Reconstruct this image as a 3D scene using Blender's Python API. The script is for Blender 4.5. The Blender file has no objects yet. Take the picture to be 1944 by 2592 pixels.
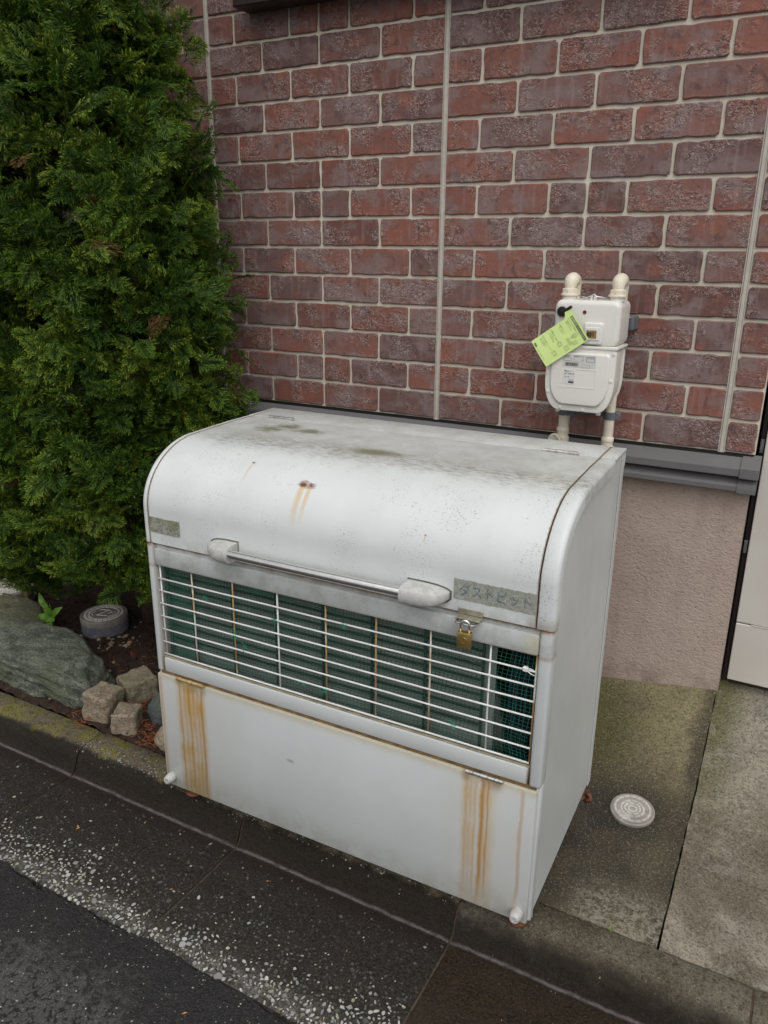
import bpy, bmesh, math, random
import numpy as np
from mathutils import Vector, Matrix

# ------------------------------------------------------------------ camera, world, sun, exposure
sc = bpy.context.scene
col = sc.collection
ZS = 1.06                                   # lift: gutter crease at z = 0
def V(x, y, z): return Vector((x, y, z + ZS))

CAM = V(2.0072, -2.4220, 0.5407)
YAW, PITCH, ROLL, FPX = -0.4924, 0.3200, 0.0090, 1981.5
cy, sy = math.cos(YAW), math.sin(YAW)
fw = Vector((sy*math.cos(PITCH), cy*math.cos(PITCH), -math.sin(PITCH)))
rt = Vector((cy, -sy, 0)); up = rt.cross(fw)
rt2 = rt*math.cos(ROLL) + up*math.sin(ROLL)
up2 = -rt*math.sin(ROLL) + up*math.cos(ROLL)
cd = bpy.data.cameras.new('camera'); cam = bpy.data.objects.new('camera', cd); col.objects.link(cam)
cam.matrix_world = Matrix(((rt2.x, up2.x, -fw.x, CAM.x), (rt2.y, up2.y, -fw.y, CAM.y),
                           (rt2.z, up2.z, -fw.z, CAM.z), (0, 0, 0, 1)))
cd.sensor_fit = 'HORIZONTAL'; cd.sensor_width = 36; cd.lens = FPX/1944*36
cd.clip_start = 0.02; cd.clip_end = 500
sc.camera = cam

SUN_EL, SUN_AZ = math.radians(57), math.radians(148)          # azimuth clockwise from +Y; a bright overcast
wd = bpy.data.worlds.new('World'); sc.world = wd; wd.use_nodes = True
wn = wd.node_tree; wn.nodes.clear()
sky = wn.nodes.new('ShaderNodeTexSky'); sky.sky_type = 'NISHITA'; sky.sun_disc = False
sky.sun_elevation = SUN_EL; sky.sun_rotation = SUN_AZ; sky.air_density = 1.0; sky.dust_density = 4.0
hs = wn.nodes.new('ShaderNodeHueSaturation'); hs.inputs['Saturation'].default_value = 0.09
bg = wn.nodes.new('ShaderNodeBackground'); bg.inputs['Strength'].default_value = 0.15
wo = wn.nodes.new('ShaderNodeOutputWorld')
wn.links.new(sky.outputs[0], hs.inputs['Color']); wn.links.new(hs.outputs[0], bg.inputs[0]); wn.links.new(bg.outputs[0], wo.inputs[0])
sl = bpy.data.lights.new('sun', 'SUN'); sl.energy = 1.0; sl.angle = math.radians(90); sl.color = (1, .97, .93)
so = bpy.data.objects.new('sun', sl); col.objects.link(so)
sd = Vector((math.sin(SUN_AZ)*math.cos(SUN_EL), math.cos(SUN_AZ)*math.cos(SUN_EL), math.sin(SUN_EL)))
so.rotation_euler = sd.to_track_quat('Z', 'Y').to_euler(); so.location = (0, -4, 8)
sc.view_settings.view_transform = 'Standard'; sc.view_settings.look = 'None'
sc.view_settings.exposure = -0.18; sc.view_settings.gamma = 1

sc.cycles.denoising_prefilter = 'ACCURATE'; sc.cycles.use_denoising = True
R = random.Random(7); NR = np.random.default_rng(7)

# ------------------------------------------------------------------ mesh helpers
class MB:
    def __init__(s): s.v = []; s.f = []
    def add(s, vs, fs):
        n = len(s.v); s.v += [tuple(p) for p in vs]; s.f += [tuple(i+n for i in f) for f in fs]; return s
    def bm(s, b):
        b.verts.ensure_lookup_table(); b.verts.index_update()
        s.add([v.co[:] for v in b.verts], [[v.index for v in f.verts] for f in b.faces]); b.free(); return s
    def box(s, x0, x1, y0, y1, z0, z1, bev=0, seg=1, M=None):
        b = bmesh.new(); bmesh.ops.create_cube(b, size=1)
        for v in b.verts: v.co = ((x0+x1)/2+v.co.x*(x1-x0), (y0+y1)/2+v.co.y*(y1-y0), (z0+z1)/2+v.co.z*(z1-z0))
        if bev: bmesh.ops.bevel(b, geom=b.edges[:], offset=bev, segments=seg, affect='EDGES', profile=0.5)
        if M: b.transform(M)
        return s.bm(b)
    def tube(s, path, r, n=10, cap=True):
        P = [Vector(p) for p in path]; rr = r if hasattr(r, '__len__') else [r]*len(P)
        t0 = (P[1]-P[0]).normalized(); a = t0.orthogonal().normalized(); vs = []; fs = []
        for i, p in enumerate(P):
            t = (P[min(i+1, len(P)-1)]-P[max(i-1, 0)]).normalized()
            a = (a - t*a.dot(t)).normalized(); b = t.cross(a)
            for k in range(n):
                q = 2*math.pi*k/n; vs.append(p+(a*math.cos(q)+b*math.sin(q))*rr[i])
        for i in range(len(P)-1):
            for k in range(n):
                j = (k+1) % n; fs.append((i*n+k, i*n+j, (i+1)*n+j, (i+1)*n+k))
        if cap: fs.append(tuple(range(n-1, -1, -1))); fs.append(tuple(range((len(P)-1)*n, len(P)*n)))
        return s.add(vs, fs)
    def lathe(s, prof, n=32, c=(0, 0, 0), M=None):
        vs = []; fs = []
        for r_, z in prof:
            for k in range(n):
                q = 2*math.pi*k/n; p = Vector((r_*math.cos(q), r_*math.sin(q), z))
                if M: p = M @ p
                vs.append(p+Vector(c))
        m = len(prof)
        for i in range(m-1):
            for k in range(n):
                j = (k+1) % n; fs.append((i*n+k, i*n+j, (i+1)*n+j, (i+1)*n+k))
        if prof[0][0] > 1e-6: fs.append(tuple(range(n-1, -1, -1)))
        if prof[-1][0] > 1e-6: fs.append(tuple(range((m-1)*n, m*n)))
        return s.add(vs, fs)
    def loft(s, rings, cap=True, closed=True):
        n = len(rings[0]); vs = [p for r_ in rings for p in r_]; fs = []
        for i in range(len(rings)-1):
            for k in range(n if closed else n-1):
                j = (k+1) % n; fs.append((i*n+k, i*n+j, (i+1)*n+j, (i+1)*n+k))
        if cap: fs.append(tuple(range(n-1, -1, -1))); fs.append(tuple(range((len(rings)-1)*n, len(rings)*n)))
        return s.add(vs, fs)
    def build(s, name, mat, parent=None, smooth=False, off=None, auto=None):
        me = bpy.data.meshes.new(name)
        vs = s.v
        if off is not None: vs = [(a-off[0], b-off[1], c-off[2]) for a, b, c in vs]
        me.from_pydata(vs, [], s.f)
        b = bmesh.new(); b.from_mesh(me); bmesh.ops.recalc_face_normals(b, faces=b.faces[:]); b.to_mesh(me); b.free()
        return link(name, me, mat, parent, smooth, auto)
def link(name, me, mat, parent=None, smooth=False, auto=None):
    if mat and not me.materials: me.materials.append(mat)
    if smooth or auto: me.shade_smooth()
    if auto: me.set_sharp_from_angle(angle=math.radians(auto))
    o = bpy.data.objects.new(name, me); col.objects.link(o)
    if parent: o.parent = parent
    return o
def tag(o, label=None, cat=None, group=None, kind=None):
    for k, v in (('label', label), ('category', cat), ('group', group), ('kind', kind)):
        if v: o[k] = v
    return o
def empty(name, loc, rz=0):
    o = bpy.data.objects.new(name, None); col.objects.link(o); o.location = loc; o.rotation_euler.z = rz
    o.empty_display_size = .05; return o
def rrect(x0, x1, z0, z1, r, n=5):
    out = []
    for (cx, cz, a0) in ((x1-r, z1-r, 0), (x0+r, z1-r, 90), (x0+r, z0+r, 180), (x1-r, z0+r, 270)):
        for k in range(n+1):
            a = math.radians(a0+90*k/n); out.append((cx+r*math.cos(a), cz+r*math.sin(a)))
    return out
def text_mesh(body, size, font=None):
    cu = bpy.data.curves.new('t', 'FONT'); cu.body = body; cu.size = size; cu.resolution_u = 2; cu.fill_mode = 'FRONT'
    o = bpy.data.objects.new('t', cu); col.objects.link(o)
    dg = bpy.context.evaluated_depsgraph_get(); me = bpy.data.meshes.new_from_object(o.evaluated_get(dg))
    bpy.data.objects.remove(o); bpy.data.curves.remove(cu)
    vs = [tuple(v.co) for v in me.vertices]; fs = [tuple(p.vertices) for p in me.polygons]; bpy.data.meshes.remove(me)
    return vs, fs

# ------------------------------------------------------------------ node helpers
def srgb(r, g, b, k=1.0):
    f = lambda c: (c/12.92 if c <= .04045 else ((c+.055)/1.055)**2.4)
    return (min(1, f(r/255)*k), min(1, f(g/255)*k), min(1, f(b/255)*k), 1)
class Mat:
    def __init__(s, name, rough=.6, metal=0, spec=.5):
        s.m = bpy.data.materials.new(name); s.m.use_nodes = True; s.t = s.m.node_tree
        s.b = s.t.nodes['Principled BSDF']; s.out = s.t.nodes['Material Output']
        s.b.inputs['Roughness'].default_value = rough; s.b.inputs['Metallic'].default_value = metal
        s.b.inputs['Specular IOR Level'].default_value = spec
        s._pos = s._obj = None
    def set(s, sock, v):
        if isinstance(v, bpy.types.NodeSocket): s.t.links.new(v, sock)
        else:
            if isinstance(v, (tuple, list)) and len(v) == 3 and sock.type == 'RGBA': v = (*v, 1)
            sock.default_value = v
    def n(s, ty, out=0, **kw):
        nd = s.t.nodes.new(ty)
        for k, v in kw.items():
            if k.startswith('p_'): setattr(nd, k[2:], v)
            else:
                key = int(k[1:]) if k[0] == 'i' and k[1:].isdigit() else k.replace('_', ' ')
                s.set(nd.inputs[key], v)
        return nd.outputs[out]
    @property
    def pos(s):
        if s._pos is None: s._pos = s.n('ShaderNodeNewGeometry')
        return s._pos
    @property
    def obj(s):
        if s._obj is None: s._obj = s.n('ShaderNodeTexCoord', out=3)
        return s._obj
    def sep(s, v):
        nd = s.t.nodes.new('ShaderNodeSeparateXYZ'); s.t.links.new(v, nd.inputs[0]); return nd.outputs
    def math(s, op, a, b=0.0, c=None, clamp=False):
        nd = s.t.nodes.new('ShaderNodeMath'); nd.operation = op; nd.use_clamp = clamp
        s.set(nd.inputs[0], a); s.set(nd.inputs[1], b)
        if c is not None: s.set(nd.inputs[2], c)
        return nd.outputs[0]
    def scale(s, v, sx, sy_, sz):
        nd = s.t.nodes.new('ShaderNodeMapping'); s.t.links.new(v, nd.inputs[0]); nd.inputs['Scale'].default_value = (sx, sy_, sz); return nd.outputs[0]
    def noise(s, v, sc_, det=4, ro=.55, dist=0, out=0):
        nd = s.t.nodes.new('ShaderNodeTexNoise'); s.t.links.new(v, nd.inputs['Vector'])
        nd.inputs['Scale'].default_value = sc_; nd.inputs['Detail'].default_value = det
        nd.inputs['Roughness'].default_value = ro; nd.inputs['Distortion'].default_value = dist
        return nd.outputs[out]
    def vor(s, v, sc_, feat='F1', out='Distance', rnd=1.0):
        nd = s.t.nodes.new('ShaderNodeTexVoronoi'); nd.feature = feat; s.t.links.new(v, nd.inputs['Vector'])
        nd.inputs['Scale'].default_value = sc_; nd.inputs['Randomness'].default_value = rnd
        return nd.outputs[out]
    def ramp(s, f, stops, interp='LINEAR'):
        nd = s.t.nodes.new('ShaderNodeValToRGB'); s.set(nd.inputs[0], f); e = nd.color_ramp; e.interpolation = interp
        while len(e.elements) < len(stops): e.elements.new(1)
        for el, (p, c) in zip(e.elements, stops):
            el.position = p; el.color = c if hasattr(c, '__len__') else (c, c, c, 1)
        return nd.outputs[0]
    def ss(s, f, a, b):          # smooth 0..1 between a and b
        nd = s.t.nodes.new('ShaderNodeMapRange'); nd.interpolation_type = 'SMOOTHSTEP'
        s.set(nd.inputs['Value'], f)
        if a < b: nd.inputs['From Min'].default_value = a; nd.inputs['From Max'].default_value = b
        else:
            nd.inputs['From Min'].default_value = b; nd.inputs['From Max'].default_value = a
            nd.inputs['To Min'].default_value = 1; nd.inputs['To Max'].default_value = 0
        return nd.outputs[0]
    def band(s, f, a, b, e):
        return s.math('MULTIPLY', s.ss(f, a-e, a+e), s.ss(f, b+e, b-e))
    def mix(s, f, a, b, mode='MIX'):
        nd = s.t.nodes.new('ShaderNodeMix'); nd.data_type = 'RGBA'; nd.blend_type = mode
        s.set(nd.inputs[0], f); s.set(nd.inputs[6], a); s.set(nd.inputs[7], b); return nd.outputs[2]
    def mul(s, a, b): return s.math('MULTIPLY', a, b)
    def mx(s, a, b): return s.math('MAXIMUM', a, b)
    def blob(s, v, c, r, ns=None, amt=.35):       # 1 inside, 0 outside of an ellipse with a ragged rim (plane picked by nonzero radii)
        x = s.sep(v); acc = None
        for i in range(3):
            if not r[i]: continue
            d = s.math('DIVIDE', s.math('SUBTRACT', x[i], c[i]), r[i]); d = s.mul(d, d)
            acc = d if acc is None else s.math('ADD', acc, d)
        acc = s.math('SQRT', acc)
        if ns is not None: acc = s.math('ADD', acc, s.mul(s.math('SUBTRACT', ns, .5), amt*4))
        return s.ss(acc, 1.2, .3)
    def bump(s, h, strength=.3, dist=.01, nrm=None):
        nd = s.t.nodes.new('ShaderNodeBump'); nd.inputs['Strength'].default_value = strength; nd.inputs['Distance'].default_value = dist
        s.set(nd.inputs['Height'], h)
        if nrm is not None: s.set(nd.inputs['Normal'], nrm)
        return nd.outputs[0]
    def fin(s, colr=None, rough=None, nrm=None, k=None):
        if k is not None: colr = s.mix(1.0, colr, (k, k, k, 1), 'MULTIPLY')
        if colr is not None: s.set(s.b.inputs['Base Color'], colr)
        if rough is not None: s.set(s.b.inputs['Roughness'], rough)
        if nrm is not None: s.set(s.b.inputs['Normal'], nrm)
        return s.m
def plain(name, c, rough=.5, metal=0, nscale=30, var=.25, bump=0.0, spec=.5):
    m = Mat(name, rough, metal, spec); n_ = m.noise(m.obj, nscale, 5, .6)
    c2 = tuple(min(1, x*(1+var)) for x in c[:3]); c1 = tuple(x*(1-var) for x in c[:3])
    cc = m.mix(m.ss(n_, .3, .7), c1, c2)
    return m.fin(cc, None, m.bump(n_, bump, .004) if bump else None)

# ------------------------------------------------------------------ materials: wall
def mat_brick():
    m = Mat('brick', .62); p = m.pos
    rnd = m.n('ShaderNodeObjectInfo', out=5)
    off = m.n('ShaderNodeVectorMath', p_operation='ADD', i0=p, i1=m.n('ShaderNodeCombineXYZ', X=m.mul(rnd, 17.0), Y=m.mul(rnd, 5.0), Z=m.mul(rnd, 31.0)))
    n1 = m.noise(m.scale(off, 1, 1, 1.6), 9, 3, .55); n2 = m.noise(off, 24, 5, .65, 1.0); n3 = m.noise(off, 130, 5, .75, .4)
    base = m.ramp(rnd, [(0, srgb(122, 80, 70)), (.2, srgb(136, 88, 76)), (.4, srgb(116, 88, 84)), (.55, srgb(98, 68, 63)), (.7, srgb(132, 82, 70)), (.85, srgb(106, 78, 75)), (1, srgb(142, 96, 85))])
    c = m.mix(m.mul(m.ss(n1, .48, .62), .75), base, srgb(130, 111, 109))          # mauve bloom
    c = m.mix(m.mul(m.ss(n1, .45, .32), .6), c, srgb(146, 88, 70))                # fired red
    c = m.mix(m.mul(m.ss(n2, .53, .68), .62), c, srgb(80, 60, 60))                # scorched
    st = m.noise(m.scale(off, 60, 1, 7), 1.0, 3, .6)
    c = m.mix(m.mul(m.ss(st, .52, .72), .25), c, srgb(166, 146, 146))             # drips
    # crags: torn ridges in the fissured patches, with pale crumbs along them
    cr = m.noise(m.scale(off, 1, 1, 1.6), 46, 5, .68, 1.6)
    ridge = m.ss(m.math('ABSOLUTE', m.math('SUBTRACT', cr, .5)), .040, .0)
    pn = m.noise(off, 10, 3, .6); patch = m.ss(pn, .46, .60)
    ch = m.mul(ridge, m.mul(patch, m.ss(n3, .38, .58)))
    c = m.mix(m.mul(ch, .9), c, srgb(214, 194, 186))
    pit = m.mul(m.ss(cr, .50, .40), patch); c = m.mix(m.mul(pit, m.mul(m.ss(n3, .4, .6), .40)), c, srgb(66, 48, 50))
    c = m.mix(m.mul(m.ss(n3, .58, .70), .4), c, srgb(70, 48, 48)); c = m.mix(m.mul(m.ss(n3, .42, .30), .4), c, srgb(186, 150, 140))
    h = m.math('ADD', m.mul(n3, .35), m.math('ADD', m.mul(m.mul(m.ss(cr, .36, .56), patch), .9), m.mul(n2, .5)))
    return m.fin(c, m.math('ADD', .62, m.mul(n2, .25)), m.bump(h, .6, .005))
def mat_mortar():
    m = Mat('mortar', .85); n_ = m.noise(m.pos, 260, 4, .7); n2 = m.noise(m.pos, 3, 3, .5)
    c = m.mix(m.ss(n2, .3, .7), srgb(204, 196, 180), srgb(218, 210, 194)); c = m.mix(m.mul(m.ss(n_, .55, .75), .25), c, srgb(130, 120, 112))
    return m.fin(c, None, m.bump(n_, .35, .003))
def mat_stucco():
    m = Mat('stucco', .9); p = m.pos
    n1 = m.noise(m.scale(p, 1, 1, 1.5), 95, 3, .55, .8); n2 = m.noise(p, 2.6, 4, .6); x = m.sep(p)
    st = m.noise(m.scale(p, 9, 1, 1.0), 1.6, 3, .5)
    c = m.mix(m.ss(n2, .3, .7), srgb(172, 152, 142), srgb(188, 170, 158))
    c = m.mix(m.mul(m.ss(st, .5, .75), .35), c, srgb(150, 134, 126))
    c = m.mix(m.mul(m.ss(x[2], .36, .24), m.mul(m.ss(m.noise(p, 14, 4, .6), .42, .6), .6)), c, srgb(120, 104, 90))
    c = m.mix(m.mul(m.ss(n1, .42, .3), .4), c, srgb(112, 96, 88))
    return m.fin(c, None, m.bump(n1, .8, .006))
BRICK = mat_brick(); MORTAR = mat_mortar(); STUCCO = mat_stucco()
SEAL = plain('joint_sealant', srgb(188, 181, 171), .5, 0, 40, .08, .1)
DRIP = plain('grey_painted_metal', srgb(108, 106, 107), .38, 0, 6, .06)
DARKM = plain('dark_brown_metal', srgb(48, 38, 36), .4, 0, 8, .2)
BLACK = plain('black_gap', srgb(20, 17, 16), .7, 0, 8, .2)

# ------------------------------------------------------------------ house wall
wall = empty('house_wall', V(0, 0, -.82))
tag(wall, 'brick-patterned house wall above a grey metal drip edge and beige plaster base', 'wall')
WO = V(0, 0, -.82)
def wbuild(mb, name, mat, parent=wall, **k): return mb.build(name, mat, parent, off=WO, **k)
PW, RH = .91, .0929
XL, XR, ROWS = -2.73, 1.911, 32
MORT = .0088
mb = MB(); mb.box(XL, XR, .002, .02, 0+ZS, ROWS*RH+ZS); wbuild(mb, 'mortar_panel', MORTAR)
mb = MB(); mb.box(XL-.02, XR-.001, .021, .25, -1.1+ZS, ROWS*RH+ZS); wbuild(mb, 'wall_core', plain('corner_return', srgb(120, 78, 72), .7))
def brick_mesh(w_, seed):
    r_ = random.Random(seed); hw, hh = (w_-MORT)/2, (RH-MORT)/2
    ol = []
    pts = rrect(-hw, hw, -hh, hh, .007, 2)
    full = []
    for i, p in enumerate(pts):
        q = pts[(i+1) % len(pts)]; full.append(p); L_ = math.hypot(q[0]-p[0], q[1]-p[1])
        k = int(L_/.022)
        for j in range(1, k): full.append((p[0]+(q[0]-p[0])*j/k, p[1]+(q[1]-p[1])*j/k))
    a = []; b = []; c = []
    for (x, z) in full:
        j = r_.uniform(0, .0006) if r_.random() < .82 else r_.uniform(.0012, .0034)
        k = 1-j/max(hh, .01); nx, nz = x-math.copysign(j, x), z-math.copysign(j, z)
        a.append((nx, .003, nz)); b.append((nx, -.0035, nz))
        c.append((nx-math.copysign(.0026, x), -.0056+r_.uniform(-.0003, .0003), nz-math.copysign(.0026, z)))
    m_ = MB(); m_.loft([a, b, c], cap=False); m_.f.append(tuple(range(2*len(a), 3*len(a))))
    me = bpy.data.meshes.new('brick'); me.from_pydata(m_.v, [], m_.f); me.materials.append(BRICK)
    b_ = bmesh.new(); b_.from_mesh(me); bmesh.ops.recalc_face_normals(b_, faces=b_.faces[:]); b_.to_mesh(me); b_.free()
    return me
BW = PW/4
full_m = [brick_mesh(BW, 100+i) for i in range(10)]; half_m = [brick_mesh(BW/2, 200+i) for i in range(8)]
end_m = [brick_mesh(XR-2*PW-.004, 300+i) for i in range(3)]
endh_m = [brick_mesh(XR-2*PW-.004, 400+i) for i in range(3)]
def row_pattern(i):
    if i % 2 == 0: return [1, 1, 1, 1]
    if i % 6 == 1: return [.5, 1, .5, .5, 1, .5]
    return [.5, 1, 1, 1, .5]
rb = random.Random(3)
def put_brick(me, x, i):
    o = bpy.data.objects.new('brick', me); col.objects.link(o); o.parent = wall
    o.location = (x, 0, (i+.5)*RH+.82); o.rotation_euler.z = 0
    if rb.random() < .5: o.rotation_euler.y = math.pi
far = MB()
def far_brick(w_, x, i):
    far.box(x-w_/2+MORT/2, x+w_/2-MORT/2, -.0065, .003, i*RH+MORT/2+ZS, (i+1)*RH-MORT/2+ZS)
for i in range(ROWS):
    for pnl in range(-3, 2):
        x = pnl*PW
        for w_ in row_pattern(i):
            ww = w_*BW; xc = x+ww/2
            # inset the outer bricks a little for the joint strip
            if i < 16 and xc > -.25: put_brick(rb.choice(full_m if w_ == 1 else half_m), xc, i)
            else: far_brick(ww, xc, i)
            x += ww
    if i < 16: put_brick(rb.choice(end_m), (2*PW+XR)/2+.004, i)
    else: far_brick(XR-2*PW-.004, (2*PW+XR)/2+.004, i)
tag(wbuild(far, 'brick_mass', BRICK), kind='stuff')
for k in range(-2, 3):
    x = k*PW
    m_ = MB(); m_.box(x-.0052, x+.0052, -.0078, .004, ZS-.002, ROWS*RH+ZS, .0015)
    m_.box(x-.0088, x-.0062, -.0062, .004, ZS-.001, ROWS*RH+ZS); m_.box(x+.0062, x+.0088, -.0062, .004, ZS-.001, ROWS*RH+ZS)
    wbuild(m_, 'joint_strip', SEAL)
# drip edge mouldings (two stacked), with end caps at the corner
def drip(z1, z0, y0, name, x1):
    pr = [(.004, z1+.012), (y0, z1-.014), (y0-.002, z1-.020), (y0-.002, z0+.004), (y0+.006, z0), (.004, z0)]
    m_ = MB(); m_.loft([[(XL, y, z+ZS) for y, z in pr], [(x1-.05, y, z+ZS) for y, z in pr]])
    o = wbuild(m_, name, DRIP)
    pr2 = [(y-.004 if y < 0 else y, z+(.004 if z > (z0+z1)/2 else -.004)) for y, z in pr]
    m_ = MB(); m_.loft([[(x1-.0495, y, z+ZS) for y, z in pr2], [(x1, y, z+ZS) for y, z in pr2]])
    wbuild(m_, 'end_cap', DRIP, o)
mb = MB(); mb.box(XL, XR-.003, -.003, .02, -.014+ZS, -.002+ZS); wbuild(mb, 'shadow_gap', BLACK)
drip(-.018, -.062, -.040, 'drip_moulding', 1.930)
drip(-.071, -.108, -.032, 'drip_moulding', 1.928)
# plaster base: slightly uneven sheet
def sheet(nx, nz, x0, x1, z0, z1, yf):
    vs = []; fs = []
    for j in range(nz+1):
        for i in range(nx+1):
            x = x0+(x1-x0)*i/nx; z = z0+(z1-z0)*j/nz; vs.append((x, yf(x, z), z+ZS))
    for j in range(nz):
        for i in range(nx): a = j*(nx+1)+i; fs.append((a, a+1, a+nx+2, a+nx+1))
    return vs, fs
mb = MB(); mb.box(XL, 1.913, .018, .02, -1.05+ZS, -.1+ZS); mb2 = MB()
vs, fs = sheet(60, 20, XL, 1.913, -1.05, -.10, lambda x, z: .0166+.0012*math.sin(x*7+z*5)*math.sin(z*9))
mb2.add(vs, fs); mb2.add([(1.913, .016, -1.05+ZS), (1.913, .25, -1.05+ZS), (1.913, .25, -.1+ZS), (1.913, .016, -.1+ZS)], [(0, 1, 2, 3)])
wbuild(mb2, 'plaster_base', STUCCO)

# dark metal ledge just entering at the top of the picture
lg = empty('window_ledge', V(.30, 0, 1.30)); off = V(.30, 0, 1.30)
mb = MB(); mb.box(.19, 1.6, -.10, -.009, 1.287+ZS, 1.315+ZS, .003); mb.build('sill', DARKM, lg, off=off)
mb = MB(); mb.box(.186, .1895, -.09, -.008, 1.291+ZS, 1.40+ZS); mb.build('end_bracket', SEAL, lg, off=off)
mb = MB(); mb.box(.20, 1.59, -.085, -.009, 1.3155+ZS, 1.42+ZS, .003); mb.build('upstand', DARKM, lg, off=off)
tag(lg, 'dark brown metal ledge on the brick wall, cut by the top of the picture', 'ledge')

# ------------------------------------------------------------------ right side: post and metal cabinet
cab = empty('metal_cabinet', V(1.933, 0, -.74)); off = V(1.933, 0, -.74)
CABM = Mat('cabinet_paint', .42); n_ = CABM.noise(CABM.pos, 3, 3, .5); CABM = CABM.fin(CABM.mix(CABM.ss(n_, .3, .7), srgb(196, 190, 182), srgb(206, 201, 194)))
mb = MB(); mb.box(1.933, 2.60, .006, .03, -.5235+ZS, 1.35+ZS, .002); mb.build('door', CABM, cab, off=off)
mb = MB(); mb.box(1.933, 2.60, .004, .03, -.721+ZS, -.5275+ZS, .002); mb.build('kick_panel', CABM, cab, off=off)
mb = MB(); mb.box(1.936, 2.597, .032, .35, -.745+ZS, 1.349+ZS, .002); mb.build('carcass', DARKM, cab, off=off)
mb = MB(); mb.box(1.975, 2.10, .0025, .0058, -.527+ZS, -.5235+ZS); mb.build('seam_lip', CABM, cab, off=off)
tag(cab, 'beige metal cabinet door standing right of the brick wall corner', 'cabinet')
ps = empty('corner_post', V(1.922, .05, -.77)); off = V(1.922, .05, -.77)
mb = MB(); mb.box(1.9165, 1.9305, .045, .30, -.80+ZS, 1.6+ZS, .002); mb.build('post_shaft', DARKM, ps, off=off)
mb = MB(); ZINC = plain('zinc', (.3, .3, .3), .4, .8); [MB().box(1.9185, 1.929, .034, .0445, z_+ZS, z_+.04+ZS, .001).build('clip', ZINC, ps, off=off) for z_ in (-.31, 0)]
tag(ps, 'narrow dark brown post in the gap between wall corner and cabinet', 'post')

# ------------------------------------------------------------------ ground materials
def mat_asphalt():
    m = Mat('asphalt', .5, 0, .3); p = m.pos
    v = m.vor(m.n('ShaderNodeVectorMath', p_operation='ADD', i0=p, i1=m.scale(m.noise(p, 90, 2, .5, out=1), .006, .006, .006)), 105); vcol = m.sep(m.vor(p, 150, 'F1', 'Color')); fv = m.vor(p, 150)
    n1 = m.noise(p, 2.1, 4, .6, .4); n2 = m.noise(p, 34, 5, .7, .5); n3 = m.noise(p, 240, 4, .75)
    dry = m.mx(m.mul(m.ss(m.math('ADD', n1, m.mul(m.math('SUBTRACT', n2, .5), .30)), .55, .64), .6), m.blob(p, (.74, -1.66, 0), (.30, .16, 0), m.math('ADD', m.mul(n2, .6), m.mul(n1, .4)), .9))
    c = m.mix(m.ss(n3, .35, .68), srgb(24, 23, 24), srgb(64, 62, 62))
    d = m.mix(m.ss(n3, .35, .65), srgb(72, 71, 69), srgb(112, 110, 107)); d = m.mix(m.mul(m.ss(v, .46, .66), m.ss(n2, .42, .55)), d, srgb(38, 37, 37))
    c = m.mix(m.mul(dry, .85), c, d)
    fl = m.mul(m.ss(vcol[0], .90, .92), m.ss(fv, .34, .20)); c = m.mix(m.mul(fl, .7), c, srgb(150, 147, 142))
    fl2 = m.mul(m.ss(vcol[1], .965, .975), m.ss(fv, .36, .22)); c = m.mix(fl2, c, srgb(206, 203, 196))
    h = m.math('ADD', m.mul(m.ss(v, .7, .1), .2), m.math('ADD', n3, m.mul(n2, .5)))
    return m.fin(c, m.math('ADD', .40, m.mul(dry, .35)), m.bump(h, .8, .005), k=.82)
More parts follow.
